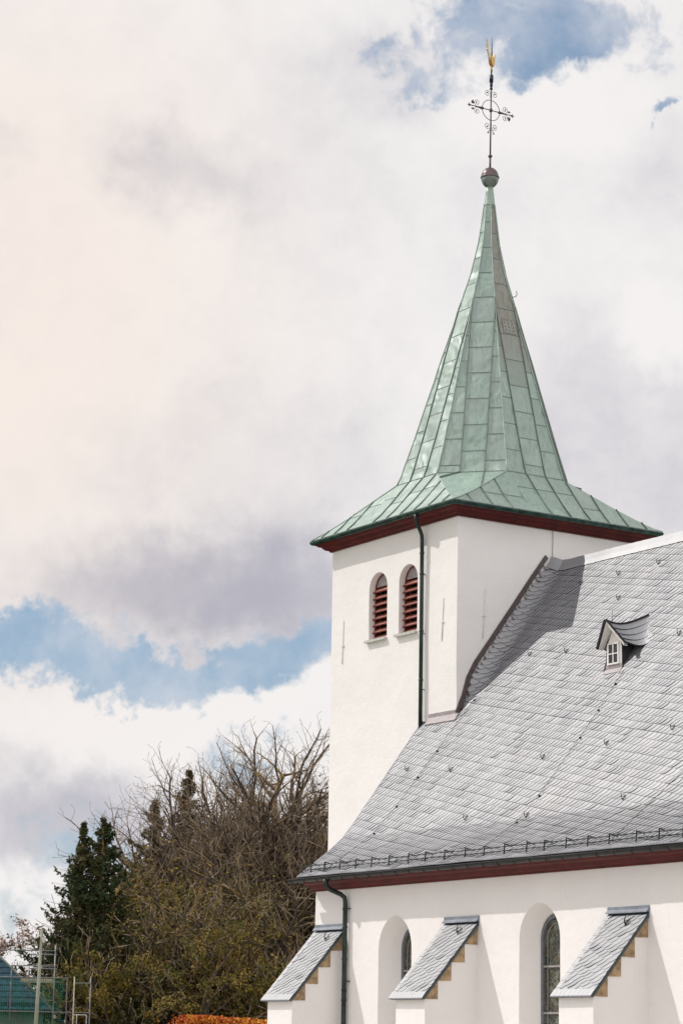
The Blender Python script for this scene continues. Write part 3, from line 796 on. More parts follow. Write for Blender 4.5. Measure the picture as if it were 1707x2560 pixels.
# ---- nave wall with two splayed lancets
bm = grid_box((XW, NW, -.2), (XE - .1, 2 * YR - NW, 6.02), .3, .011)
nave = bm_obj(bm, 'nave_wall', PLASTER, church)
LW = [(2.20, .75, 5.05), (8.235, .79, 5.13), (14.3, .78, 5.13)]
cs = []
for cx, a, zt_ in LW:
    zs = zt_ - .86
    ou = arch(cx, a, .9, zs, .86); inn = arch(cx, .50, 1.15, zs + .02, .56)
    dp = .68 if cx < 3 else .57
    k = .3 / dp
    ex = [(x + (x - cx) * 0 + (x - xi) * k, z + (z - zi) * k) for (x, z), (xi, zi) in zip(ou, inn)]
    cs.append(loft_cutter(ex, NW - .3, inn, NW + dp))
bpy.context.view_layer.update(); cut(nave, cs)
mb = MB()  # gable ends above the wall box
for x in (XW + .02, XE - .5): mb = MB(); mb.prism([(x, NW + .3, 5.9), (x, -2.6, 6.98), (x, YR, Z1 + M_ * YR - .16), (x, 2 * YR + 2.6, 6.98), (x, 2 * YR - NW - .3, 5.9)], (.3, 0, 0)); mb.build('gable_wall', PLASTER, nave)
for cx, a, zt_ in LW:
    zs = zt_ - .84; yg = NW + (.62 if cx < 3 else .51)
    oo = arch(cx, .53, 1.13, zs, .60); oi = arch(cx, .44, 1.22, zs, .50)
    lw = ring_frame(oo, oi, yg - .06, yg + .02).build('lancet_window', STONEFRAME, church)
    mb = MB(); mb.poly([(x, yg + .01, z) for x, z in oi]); mb.build('leaded_glass', LEADGLASS, lw)
    mb = MB(); ri = arch(cx, .325, 1.25, zs, .375); mb.tube([(x, yg - .01, z) for x, z in ri[1:] + ri[:1]], .012, 5)
    for z in np.arange(1.5, zs, .22):
        for s_ in (-1, 1): mb.tube([(cx + s_ * .325, yg - .004, z), (cx + s_ * .44, yg - .004, z)], .005, 4)
    for rc in ((zs - .05, .2), (zs - .55, .22), (zs - 1.1, .2), (zs - 1.6, .22), (zs - 2.15, .2)):
        mb.tube([(cx + rc[1] * math.cos(R(t)), yg - .004, rc[0] + 1.15 * rc[1] * math.sin(R(t))) for t in range(0, 361, 20)], .0035, 4)
        for t in (45, 135): mb.tube([(cx - .32 * math.cos(R(t)), yg - .004, rc[0] - .32 * math.sin(R(t))), (cx + .32 * math.cos(R(t)), yg - .004, rc[0] + .32 * math.sin(R(t)))], .003, 4)
    mb.build('lead_tracery', LEADBAR, lw)
    mb = MB()
    for z in (3.66, 2.58, 1.7): mb = MB(); mb.box((cx - .46, yg - .05, z - .022), (cx + .46, yg - .015, z + .022)); mb.build('saddle_bar', LEADBAR, lw)

# ---- buttresses
BX = [-.216, 5.79, 12.2]
YF = -4.99
def slopez(y, base=2.98): return base + (y - YF) * 1.13
for bi, xb in enumerate(BX):
    bm = bmesh.new()
    xa, xz = xb - 1.25, xb - .035
    ny, nx = 8, 6
    pr = [(YF, -.2)] + [(YF, .3 + .3 * i) for i in range(9)] + [(YF, 2.96)] + [(YF + (NW + .1 - YF) * i / 8, slopez(YF + (NW + .1 - YF) * i / 8) - .02) for i in range(1, 9)] + [(NW + .1, -.2)]
    prv = []
    for i in range(nx + 1):
        x = xa + (xz - xa) * i / nx; prv.append([bm.verts.new(wob((x, y, z), .006)) for y, z in pr])
    for i in range(nx):
        for j in range(len(pr)): j2 = (j + 1) % len(pr); bm.faces.new([prv[i][j], prv[i + 1][j], prv[i + 1][j2], prv[i][j2]])
    bm.faces.new(prv[0]); bm.faces.new(prv[-1][::-1]); bmesh.ops.recalc_face_normals(bm, faces=bm.faces)
    bt = bm_obj(bm, 'buttress', PLASTER, church)
    # sandstone steps showing through the plaster below the slope
    for k in range(4):
        y0 = YF + .385 * k - (.03 if k == 0 else 0); y1 = YF + .385 * (k + 1); zb0 = 2.88 + .44 * k
        mb = MB(); rj = lambda: random.uniform(-.012, .012)
        mb.prism([(xa - .018, y0 - .004, zb0 + rj()), (xa - .018, y1 + rj(), zb0 + rj()), (xa - .018, y1 + rj(), slopez(y1) + .0), (xa - .018, y0 - .004, slopez(y0) + .0)], (xz - xa + .036, 0, 0), random.random())
        mb.build('coping_stone', SAND, bt)
    # slate cap
    L2 = math.hypot(1, 1.13); tt = (NW - YF + .11) * L2
    def cap(s, t, h=0.0):
        y = YF - .11 + t / L2; z = slopez(y) + .05
        return Vector((s, y - 1.13 / L2 * h, z + h / L2))
    mb = MB(); x0, x1 = xb - 1.40, xb + .05
    for k in range(11):
        a, b = tt * k / 11, tt * (k + 1) / 11 - .006
        mb.faces([cap(x0, a, .014), cap(x0 + .2, a, .012), cap(x0 + .2, b + .02, .004), cap(x0, b + .02, .006), cap(x0, a, -.004), cap(x0 + .2, a, -.004)], [(0, 1, 2, 3), (4, 5, 1, 0)], random.random(), 0)
    slates(mb, cap, x0 + .15, x1, .10, tt - .10, seed=20 + bi, thick=.015, slope=-.42, ch=.215, spx=.165)
    for k in range(9):  # eave course
        a, b = cap(x0 + k * (x1 - x0) / 9, -.02, .016), cap(x0 + (k + 1) * (x1 - x0) / 9 - .006, -.02, .016); c_, d_ = cap(x0 + (k + 1) * (x1 - x0) / 9 - .006, .17, .02), cap(x0 + k * (x1 - x0) / 9, .17, .02)
        mb.faces([a, b, c_, d_, a - Vector((0, 0, .03)), b - Vector((0, 0, .03))], [(0, 1, 2, 3), (4, 5, 1, 0)], random.random(), 0)
    mb.build('slate_cap', [SLATE, SLATE_EDGE], bt)
    mb = MB()
    mb.prism([cap(x0 + .01, -.0, -.004), cap(x0 + .01, tt, -.004), cap(x0 + .01, tt, -.07), cap(x0 + .01, 0, -.07)], (x1 - x0 - .02, 0, 0)); mb.build('cap_board', plain('cap_board', (.045, .065, .075), .5) if bi == 0 else bpy.data.materials['cap_board'], bt)
    mb = MB(); mb.box((x0, NW - .03, slopez(NW) + .05), (x1, NW + .02, slopez(NW) + .19)); a = slopez(NW) + .10
    mb.prism([(x0, NW - .02, a + .03), (x0, NW - .10, a - .05), (x0, NW - .10, a - .065), (x0, NW - .02, a)], (x1 - x0, 0, 0)); mb.build('lead_flashing', LEAD, bt)
    f0 = lambda s, t, h: cap(xb - .45 + s, tt - .34 + t, h)
    mb = MB(); mb.beam(f0(0, .12, .03), f0(0, -.10, .03), .03, .006, (0, -1, 1)); mb.tube([f0(0, -.02, .03), f0(0, -.06, .05), f0(0, -.04, .09), f0(0, .03, .13), f0(-.01, .12, .15)], [.014] * 4 + [.006], 6); mb.tube([f0(0, -.05, .07), f0(.06, -.02, .07), f0(.12, .01, .08)], .01, 5)
    mb.build('roof_hook', BLACK, bt)

# ---- dormer
dxc = 6.36; yf = .42
dm = MB()
xl, xr = 6.05, 6.66
dm.prism([(xl, yf, 11.15), (xr, yf, 11.15), (xr, yf, 11.86), (dxc, yf, 12.40), (xl, yf, 11.86)], (0, 1.0, 0))
dormer = dm.build('dormer', SLATE_EDGE, church)
mb = MB(); mb.prism([(xl + .01, yf - .022, 11.2), (xr - .01, yf - .022, 11.2), (xr - .01, yf - .022, 11.87), (dxc, yf - .022, 12.40), (xl + .01, yf - .022, 11.87)], (0, .03, 0)); mb.build('front_board', WHITEPAINT, dormer)
def dsm(xs): return xs
mb = MB()   # roof, swept ridge and flared eaves
nseg = 10
def ridge(t):  # t 0 front .. 1 meets main roof
    return Vector((dxc, .15 + 1.40 * t, 12.50 - .10 * math.sin(math.pi * min(1, t * 1.25)) * (1 - t) + .25 * t ** 3 + .05 * t))
def eave(sg, t):
    xx = dxc + sg * (.50 + .12 * t + .26 * t ** 3); y = .30 + .66 * t; zr_ = Z1 + M_ * y + .01
    return Vector((xx, y, (11.90 - .03 * math.sin(math.pi * t)) * (1 - t ** 3) + zr_ * t ** 3))
for sg_ in (-1, 1):
    for i in range(nseg):
        t0, t1 = i / nseg, (i + 1) / nseg
        for j in range(4):
            u0, u1 = j / 4, (j + 1) / 4
            def P_(t, u, lift): 
                e, r0 = eave(sg_, t), ridge(t); p = e.lerp(r0, u); p.z -= .05 * math.sin(math.pi * u) * (1 - t); p.z += lift * (1 - .8 * t)
                return p
            q = [P_(t0, u0, .048), P_(t1, u0, .048), P_(t1, u1, .012), P_(t0, u1, .012)]
            if sg_ < 0: q = q[::-1]
            mb.faces(q, [(0, 1, 2, 3)], random.random(), 0)
            lo_ = [P_(t0, u0, .048), P_(t1, u0, .048), P_(t1, u0, .0), P_(t0, u0, .0)]
            mb.faces(lo_, [(0, 1, 2, 3)], .3, 1)
mb.tube([ridge(i / 10) + Vector((0, 0, .02)) for i in range(11)], .028, 6, .1, 1)
mb.build('dormer_roof', [SLATE, SLATE_EDGE], dormer)
mb = MB()   # underside boards and bargeboards
for sg_ in (-1, 1):
    a, b = eave(sg_, 0), ridge(0); a2, b2 = Vector((a.x, yf + .02, a.z)), Vector((b.x, yf + .02, b.z - .02))
    dn = Vector((0, 0, -.035)); mb.faces([a + dn, b + dn, b2 + dn, a2 + dn], [(0, 1, 2, 3)], .5); mb.faces([a + dn * 2.2, b + dn * 2.2, b2 + dn * 2.2, a2 + dn * 2.2], [(0, 1, 2, 3)], .5)
    mb.faces([a, b, b + Vector((0, .02, -.09)), a + Vector((0, .02, -.09)), a + Vector((0, .03, 0)), b + Vector((0, .03, 0))], [(0, 1, 2, 3), (0, 4, 5, 1)], .5)
mb.build('bargeboard', WHITEPAINT, dormer)
mb = MB(); mb.box((6.145, yf - .03, 11.41), (6.565, yf + .0, 11.95)); 
yf0 = yf; yf = yf - .03
dw = MB(); dw.box((6.135, yf - .035, 11.40), (6.575, yf + .01, 11.44)); dw.box((6.135, yf - .035, 11.92), (6.575, yf + .01, 11.96))
for x in (6.135, 6.535): dw.box((x, yf - .034, 11.44), (x + .04, yf + .01, 11.92))
dw.box((6.342, yf - .033, 11.44), (6.368, yf + .01, 11.92)); dw.box((6.175, yf - .032, 11.665), (6.535, yf + .01, 11.69))
dwo = dw.build('window', WHITEPAINT, dormer)
mb = MB(); mb.poly([(6.14, yf - .012, 11.42), (6.57, yf - .012, 11.42), (6.57, yf - .012, 11.95), (6.14, yf - .012, 11.95)]); mb.build('pane', DARKGLASS, dwo); yf = yf0
mb = MB(); mb.prism([(xl - .01, yf - .01, 11.88), (xl - .05, yf - .01, 11.5), (xl - .12, yf - .02, 11.3), (xl - .30, yf - .06, 11.12), (xl + .02, yf - .02, 11.2)], (0, .05, 0)); mb.build('cheek_slates', SLATE_EDGE, dormer)
mb = MB(); mb.beam(eave(-1, 0) + Vector((-.045, -.01, -.04)), ridge(0) + Vector((-.03, -.01, .03)), .06, .07, (0, -1, 0)); mb.beam(eave(1, 0) + Vector((.03, .0, .02)), ridge(0) + Vector((.0, .0, .035)), .05, .03, (0, -1, 0)); mb.build('verge_slates', SLATE_EDGE, dormer)
mb = MB(); mb.prism([(xl - .02, yf - .02, 11.40), (xl - .02, yf - .012, 11.28), (xl - .02, yf - .10, 11.16), (xl - .02, yf - .12, 11.17), (xl - .02, yf - .035, 11.29), (xl - .02, yf - .035, 11.40)], (xr - xl + .04, 0, 0))
mb.faces([(xl - .26, yf - .08, 11.13), (xr + .08, yf - .08, 11.13), (xr + .03, yf - .03, 11.3), (xl - .03, yf - .03, 11.3)], [(0, 1, 2, 3)], .5)
mb.build('apron', ZINC, dormer)
mb = MB(); mb.tube([(6.40, .32, 12.42), (6.40, .32, 12.80)], .006, 5); mb.build('lightning_rod', BLACK, dormer)

# ------------------------------------------------------------------ vegetation
def branches(rs, base, h, spread, levels, dens, lean_=(0, 0), r0=.22, up_=.6, kink=.25, minr=.0085):
    """grow a bare tree; returns list of segments (p0,p1,r0,r1,level)"""
    segs = []
    def grow(p, d, L, r, lev):
        n = max(2, int(L / (.35 if lev > 1 else .6))); st = L / n; q = p.copy(); dd = d.copy(); rr_ = r
        for i in range(n):
            kk_ = kink * (.75 if lev else .55); dd = (dd + Vector((rs.gauss(0, kk_), rs.gauss(0, kk_), rs.gauss(0, kk_ * .7) + .10 * up_)) * .55).normalized()
            q2 = q + dd * st; r2 = max(minr, r * (1 - .72 * (i + 1) / n)); segs.append((q.copy(), q2.copy(), rr_, r2, lev)); 
            if lev < levels and i >= (1 if lev else 2):
                m = dens[lev]; k = int(m) + (rs.random() < m - int(m))
                for _ in range(k):
                    a = rs.uniform(0, 2 * math.pi); o = dd.orthogonal().normalized(); o = Matrix.Rotation(a, 3, dd) @ o
                    ang = rs.uniform(.5, 1.05); nd = (dd * math.cos(ang) + o * math.sin(ang) * spread); nd.z += up_ * .25; nd.normalize()
                    rem = L * (1 - (i + 1) / n)
                    Lc = max(.35, (rem * .75 + L * .18) * rs.uniform(.55, 1.0)); grow(q2, nd, Lc, r2 * rs.uniform(.46, .74), lev + 1)
            q = q2; rr_ = r2
    grow(Vector(base), Vector((lean_[0], lean_[1], 1)).normalized(), h, r0, 0)
    return segs
def seg_mesh(segs, n):
    P0_ = np.array([s[0] for s in segs]); P1 = np.array([s[1] for s in segs]); ra = np.array([s[2] for s in segs]); rb = np.array([s[3] for s in segs])
    D = P1 - P0_; D /= np.linalg.norm(D, axis=1, keepdims=True) + 1e-9
    ref = np.where(np.abs(D[:, 2:3]) > .9, np.array([[1., 0, 0]]), np.array([[0, 0, 1.]]))
    A = np.cross(D, ref); A /= np.linalg.norm(A, axis=1, keepdims=True) + 1e-9; B = np.cross(D, A)
    V = []
    for P, r_ in ((P0_, ra), (P1, rb)):
        for j in range(n):
            t = 2 * math.pi * j / n; V.append(P + (A * math.cos(t) + B * math.sin(t)) * r_[:, None])
    V = np.stack(V, 1); N = len(segs); idx = np.arange(N)[:, None] * 2 * n
    F = np.concatenate([idx + np.array([[j, (j + 1) % n, n + (j + 1) % n, n + j]]) for j in range(n)], 0)
    return V.reshape(-1, 3), F
def leaf_quads(P, size, rs, stretch=1.6, flat=0.0):
    N = len(P); u = rs.normal(size=(N, 3)); u /= np.linalg.norm(u, axis=1, keepdims=True)
    v = rs.normal(size=(N, 3)); v -= (v * u).sum(1, keepdims=True) * u; v /= np.linalg.norm(v, axis=1, keepdims=True)
    sz = size * rs.uniform(.6, 1.3, (N, 1)); u = u * sz * stretch; v = v * sz
    V = np.stack([P - u, P + v * .7, P + u, P - v * .7], 1).reshape(-1, 3)
    return V, np.arange(N * 4).reshape(N, 4)
def bare_tree(name, label, x, y, h, seed, group, spread=1.0, dens=(1.3, 1.5, 1.2, .8), levels=4, r0=.22, leaf=None, leafn=0, leafs=.05, lean_=(0, 0), up_=.6, kink=.25, cat='tree', ang0=0):
    rs = random.Random(seed); nr = np.random.RandomState(seed)
    t = thing(name, label, cat, (x, y, 0), group)
    sg_ = branches(rs, (x, y, -.1), 16.4 if h > 17 else h, spread, levels, dens, lean_, r0, up_, kink)
    zm = max(s[1].z for s in sg_); k = h / zm
    big_ = [s for s in sg_ if s[2] > .03]; sm_ = [s for s in sg_ if s[2] <= .03]
    V, F = seg_mesh(big_, 6); V[:, 2] *= k; npmesh('trunk', V, F, BARK, t, smooth=True)
    V, F = seg_mesh(sm_, 3); V[:, 2] *= k; rn = np.tile(nr.rand(len(sm_)), 3)
    npmesh('crown', V, F, TWIG, t, rn)
    if leaf is not None and leafn:
        tips = np.array([s[1] for s in sm_]); tips[:, 2] *= k
        I = nr.randint(0, len(tips), leafn); P = tips[I] + nr.normal(scale=.10, size=(leafn, 3))
        V, F = leaf_quads(P, leafs, nr, 1.2); npmesh('foliage', V, F, leaf, t)
    return t, len(sg_)
def spruce(name, label, x, y, h, rb, seed, group, mat=SPRUCE, tops=((0, 0, 1.0),), n=60, z0=.8):
    nr = np.random.RandomState(seed); t = thing(name, label, 'tree', (x, y, 0), group)
    mb = MB(); Ps = []; tw = []
    for ox, oy, hf in tops:
        H = h * hf; bx, by = x + ox, y + oy
        mb.tube([(x + ox * .3, y + oy * .3, -.1), (bx, by, H * .5), (bx, by, H)], [.2, .12, .015], 7)
        zs = np.arange(z0, H - .1, .21)
        for z in zs:
            f = 1 - z / H; Rm = rb * 1.12 * f * nr.uniform(.8, 1.2) + .06
            for b in range(int(6 + 7 * f)):
                a = nr.uniform(0, 2 * math.pi); L = Rm * nr.uniform(.45, 1.18)
                m = int(14 + L * 26); tt_ = nr.uniform(.08, 1, m) ** .8
                dr = np.array([math.cos(a), math.sin(a)])
                zz = z - .22 * L * tt_ + .42 * L * tt_ ** 3 + nr.normal(scale=.04, size=m)
                wdt = .16 * (1.15 - tt_) * L ** .5 + .02; off = nr.normal(size=m) * wdt * min(1, .25 + 2.5 * f)
                P = np.stack([bx + dr[0] * L * tt_ - dr[1] * off, by + dr[1] * L * tt_ + dr[0] * off, zz - np.abs(nr.normal(scale=.07, size=m))], 1)
                Ps.append(P); tw.append((Vector((bx, by, z)), Vector((bx + dr[0] * L, by + dr[1] * L, z + .18 * L)), .02, .005, 2))
    mb.build('trunk', BARK, t)
    V, F = seg_mesh(tw, 3); npmesh('branches', V, F, TWIG, t)
    P = np.concatenate(Ps); V, F = leaf_quads(P, .06, nr, 2.0); npmesh('crown', V, F, mat, t)
    return t
def bush(name, label, x, y, rx, h, seed, group, mat, n=9000, size=.06, cat='bush', twigs=240, zb=0.0, kind=None):
    nr = np.random.RandomState(seed); rs = random.Random(seed); t = thing(name, label, cat, (x, y, 0), group)
    cl = nr.normal(size=(60, 3)); cl /= np.linalg.norm(cl, axis=1, keepdims=True); cl *= nr.uniform(.35, 1, (60, 1)) ** .6
    cl = cl * np.array([rx, rx, h * .5]) * .88 + np.array([x, y, zb + h * .5])
    I = nr.randint(0, 60, n); P = cl[I] + nr.normal(size=(n, 3)) * np.array([rx * .16, rx * .16, h * .07])
    P[:, 2] = np.maximum(P[:, 2], .05)
    V, F = leaf_quads(P, size, nr, 1.3); npmesh('crown', V, F, mat, t)
    tw = []
    for k in range(twigs):
        q = Vector(cl[rs.randrange(60)]) + Vector((rs.gauss(0, rx * .2), rs.gauss(0, rx * .2), rs.gauss(0, h * .08))); d_ = (q - Vector((x, y, h * .2))).normalized()
        for i in range(5):
            d_ = (d_ + Vector((rs.gauss(0, .35), rs.gauss(0, .35), rs.gauss(0, .3)))).normalized(); q2 = q + d_ * .28; tw.append((q.copy(), q2.copy(), .014, .009, 3)); q = q2
    for k in range(5): tw.append((Vector((x + rs.gauss(0, .1), y + rs.gauss(0, .1), 0)), Vector((x + rs.gauss(0, rx * .4), y + rs.gauss(0, rx * .4), zb + h * .6)), .08, .03, 0))
    V, F = seg_mesh(tw, 3); npmesh('stem', V, F, TWIG, t, np.tile(nr.rand(len(tw)), 3))
    return t
GB = 'bare trees behind the church'
D4 = (1.7, 1.4, .9, .4)
trees = [
 ('tall wide bare tree rising closest to the tower with dark forked limbs', -40.9, 19.9, 17.3, 27, 1.35, (1.5, 1.25, .95, .6), .40),
 ('tall bare tree with fine upright twigs, left of the tallest one', -42.6, 17.2, 15.0, 22, 1.15, (1.3, 1.0, .7, .35), .30),
 ('bare tree with mossy orange horizontal limbs beside the nave eave', -34.6, 15.6, 11.6, 13, 1.25, D4, .36),
 ('bare tree with pale tangled twigs in front of the dark fir', -37.0, 12.9, 11.0, 14, 1.2, D4, .36),
 ('bare brown tree spreading left towards the twin-topped spruce', -37.2, 11.4, 8.6, 25, 1.1, D4, .2),
 ('bare tree half hidden behind the white tower edge', -45.0, 23.6, 14.4, 16, 1.0, (1.2, 1.0, .7, .3), .26),
 ('low spreading bare tree above the first buttress', -31.5, 13.4, 8.2, 17, 1.3, D4, .2),
 ('low twiggy tree above the orange hedge', -32.6, 10.2, 6.6, 18, 1.3, D4, .16),
 ('low twiggy tree next to the scaffold', -34.2, 8.6, 5.6, 19, 1.3, D4, .14)]
for i, (lb, x, y, h, sd_, spd, dn, r0) in enumerate(trees):
    t, n_ = bare_tree('bare_tree', lb, x, y, h, sd_, GB, spd, dn, 4, r0, OLIVE if i in (2, 3, 4, 6, 7, 8) else None, 9000, .042, up_=.15 if i > 1 else .7, kink=.5 if i > 1 else .36)
    print('tree', i, n_)
bare_tree('budding_tree', 'small tree with pinkish buds behind the teal roofed house', -52.5, 8.6, 8.6, 31, None, 1.0, (1.6, 1.7, 1.3, .8), 4, .16, BUD, 16000, .06)
spruce('spruce_tree', 'dark green spruce with two pointed tops at the left end of the trees', -39.2, 9.0, 11.4, 3.9, 41, 'conifers behind the church', tops=((0.2, .32, 1.0), (-.25, -.38, .965)))
spruce('fir_tree', 'brownish dark conifer top rising behind the bare trees', -50.3, 19.7, 15.1, 5.0, 42, 'conifers behind the church', FIRLEAF)
spruce('fir_tree', 'small dark conifer top left of the brownish one', -49.4, 17.4, 13.5, 4.4, 43, 'conifers behind the church', FIRLEAF)
GS = 'leafy shrubs under the trees'
for i, (lb, x, y, rx, h, mat, zb) in enumerate([
  ('tall olive green leafy shrub between spruce and bare trees', -41.5, 12.6, 2.2, 10.6, OLIVE, 0),
  ('olive leafed tree crown behind the tallest bare tree', -47, 21.6, 3.2, 12.8, OLIVE, 0),
  ('dark leafy thicket tree in the middle of the wood', -43, 16.0, 2.8, 10.8, DARKLEAF, 0),
  ('dark leafy thicket tree behind the roof verge', -41, 20.0, 2.8, 10.5, DARKLEAF, 0),
  ('low dark bush to the left of the hedge', -35.2, 9.0, 2.4, 5.0, DARKLEAF, 0),
  ('broad dark bush above the hedge', -34.2, 11.8, 2.6, 5.6, DARKLEAF, 0),
  ('yellow olive bush beside the first buttress', -32.8, 14.4, 2.2, 5.2, OLIVE, 0),
  ('yellow olive bush behind the scaffold tower', -36.6, 7.4, 2.0, 5.0, OLIVE, 0),
  ('dark leafy tree under the twin-topped spruce', -41.5, 9.8, 2.3, 7.4, DARKLEAF, 0),
  ('rust brown leafed tree touching the white tower edge', -43.5, 23.4, 1.9, 14.0, RUST, 0)]):
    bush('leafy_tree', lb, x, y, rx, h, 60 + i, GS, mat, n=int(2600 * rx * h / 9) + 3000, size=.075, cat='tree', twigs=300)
# the wood further back reads as one dark mass
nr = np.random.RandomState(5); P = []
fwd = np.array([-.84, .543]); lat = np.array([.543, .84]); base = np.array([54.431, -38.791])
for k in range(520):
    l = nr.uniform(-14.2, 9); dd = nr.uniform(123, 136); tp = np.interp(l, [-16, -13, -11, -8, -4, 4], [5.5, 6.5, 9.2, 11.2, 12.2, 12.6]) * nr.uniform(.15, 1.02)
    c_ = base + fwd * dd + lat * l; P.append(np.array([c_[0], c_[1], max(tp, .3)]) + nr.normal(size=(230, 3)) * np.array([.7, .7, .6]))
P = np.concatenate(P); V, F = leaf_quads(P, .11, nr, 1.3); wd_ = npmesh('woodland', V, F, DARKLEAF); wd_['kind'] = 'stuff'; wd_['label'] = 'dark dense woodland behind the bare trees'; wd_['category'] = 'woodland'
# orange hedge
hg = thing('hedge', 'clipped hedge with orange and red leaves beside the first buttress', 'hedge', (-22, 9.5, 0))
a, b = np.array([-24.25, 5.45]), np.array([-18.6, 14.5]); n = 60000; tt_ = nr.rand(n, 1)
P = np.concatenate([a + (b - a) * tt_ + nr.normal(scale=.35, size=(n, 2)), (2.62 + .12 * np.sin(tt_ * 19) + .07 * np.sin(tt_ * 47)) - 2.6 * nr.rand(n, 1) ** 1.6], 1)
V, F = leaf_quads(P, .045, nr, 1.2); npmesh('foliage', V, F, ORANGE, hg)
mb = MB(); 
for k in range(14): q = a + (b - a) * (k + .5) / 14; mb.tube([(q[0], q[1], 0), (q[0] + .1, q[1], 1.2), (q[0], q[1] + .1, 2.3)], [.04, .03, .015], 5)
mb.build('stem', [BARK, DARKLEAF], hg)

# ------------------------------------------------------------------ house, scaffold, pole at the left edge
LAT = Vector((.543, .84, 0)); FW = Vector((-.84, .543, 0)); B0 = Vector((54.431, -38.791, 0))
def LP(l, dist, z): return B0 + FW * dist + LAT * l + Vector((0, 0, z))
TEAL = plain('teal_slate', (.012, .048, .072), .6, 0, .3, 4, spec=.2); TEALD = plain('teal_slate_edge', (.008, .015, .02), .7)
HWALL = plain('grey_green_render', (.16, .17, .14), .9, 0, .15, 3)
GALV = plain('galvanised_steel', (.20, .20, .205), .45, .4, .2, 8); GALVD = plain('dirty_steel', (.12, .11, .115), .5, .4, .3, 8)
PLANK = plain('pale_plank', (.5, .42, .33), .8, 0, .2, 8); NET = plain('green_netting', (.015, .20, .13), .7, 0, .3, 5)
POLEM = plain('pale_green_pole', (.25, .255, .19), .6, 0, .12, 5); BOXM = plain('beige_box', (.55, .5, .44), .6)
DH = 100.0; cl_ = -11.65; hz = 3.0
def HP(l, dist, z): return LP(l - (dist - 100.0) * .17, dist, z)
house = thing('house', 'low house with a steep teal slate hipped roof at the lower left edge', 'house', tuple(LP(-16, DH + 4, 0)))
w1 = MB(); 
o_ = [HP(cl_ - .35, DH + .35, 0), HP(cl_ - .35, DH + 8.6, 0), HP(cl_ - 11, DH + 8.6, 0), HP(cl_ - 11, DH + .35, 0)]
w1.prism(o_, (0, 0, hz - .02)); w1.build('wall', HWALL, house)
mb = MB(); rows = 18; RH = 4.4
for k in range(rows):
    f0, f1 = k / rows, (k + 1) / rows; z0, z1 = hz + RH * f0, hz + RH * f1; st = .03
    # front slope and right hip slope, each course a slightly stepped strip
    mb.faces([HP(cl_ - 11.35, DH + RH * f0, z0 + st), HP(cl_ - RH * f0, DH + RH * f0, z0 + st), HP(cl_ - RH * f1, DH + RH * f1, z1), HP(cl_ - 11.35, DH + RH * f1, z1), HP(cl_ - 11.35, DH + RH * f0, z0 - .0), HP(cl_ - RH * f0, DH + RH * f0, z0 - .0)], [(0, 1, 2, 3)], random.random(), 0)
    mb.faces([HP(cl_ - 11.35, DH + RH * f0 - .01, z0 + st), HP(cl_ - RH * f0, DH + RH * f0 - .01, z0 + st), HP(cl_ - RH * f0, DH + RH * f0 - .01, z0 - .01), HP(cl_ - 11.35, DH + RH * f0 - .01, z0 - .01)], [(0, 1, 2, 3)], .5, 1)
    mb.faces([HP(cl_ - RH * f0, DH + RH * f0, z0 + st), HP(cl_ - RH * f0, DH + 8.95 - RH * f0, z0 + st), HP(cl_ - RH * f1, DH + 8.95 - RH * f1, z1), HP(cl_ - RH * f1, DH + RH * f1, z1)], [(0, 1, 2, 3)], random.random(), 0)
mb.faces([HP(cl_ - 11.35, DH, hz), HP(cl_, DH, hz), HP(cl_, DH + 8.95, hz), HP(cl_ - 11.35, DH + 8.95, hz)], [(0, 1, 2, 3)], .5, 1)
mb.faces([HP(cl_, DH + 8.95, hz), HP(cl_ - 11.35, DH + 8.95, hz), HP(cl_ - 11.35, DH + 4.5, hz + RH), HP(cl_ - RH, DH + 4.5, hz + RH)], [(0, 1, 2, 3)], .5, 0)
rf = mb.build('roof', [TEAL, TEALD], house)
mb = MB(); mb.tube([HP(cl_, DH, hz + .02), HP(cl_ - RH, DH + RH, hz + RH + .03)], .05, 6); mb.build('hip_capping', HWALL, rf)
mb = MB()
zt0, zb0 = hz + .42, hz + .18
mb.tube([HP(cl_ - 6, DH + .28, zt0 + .05), HP(cl_ - .6, DH + .28, zt0 + .05)], .014, 5); mb.tube([HP(cl_ - 6, DH + .12, zb0), HP(cl_ - .5, DH + .12, zb0)], .014, 5)
for k in range(66): l = cl_ - 6 + k * .082; mb.tube([HP(l, DH + .14, zb0), HP(l + .04, DH + .26, zt0 + .05)], .008, 4)
for l in np.arange(cl_ - 6, cl_ - .4, .6): mb.beam(HP(l, DH + .05, zb0 - .1), HP(l, DH + .3, zt0 + .07), .06, .03, LAT)
mb.build('snow_guard', BLACK, rf)
mb = MB(); mb.beam(HP(cl_ - 11.35, DH - .06, hz - .02), HP(cl_, DH - .06, hz - .02), .13, .10); mb.build('gutter', TEALD, house)
mb = MB(); mb.tube([HP(cl_ + .0, DH - .05, hz - .1), HP(cl_ + .1, DH - .05, hz - .3), HP(cl_ + .35, DH - .05, hz - .42), HP(cl_ + .9, DH + .0, hz - .55), HP(cl_ + 1.2, DH + .1, hz - .9), HP(cl_ + 1.2, DH + .1, .1)], .05, 8, mi=0)
mb.tube([HP(cl_ + .05, DH - .05, hz - .22), HP(cl_ + .12, DH - .05, hz - .34)], .075, 8, mi=1); mb.tube([HP(cl_ + .5, DH - .03, hz - .44), HP(cl_ + .56, DH - .03, hz - .46)], .08, 8, mi=1)
mb.build('downpipe', [TEAL, BOXM], house)

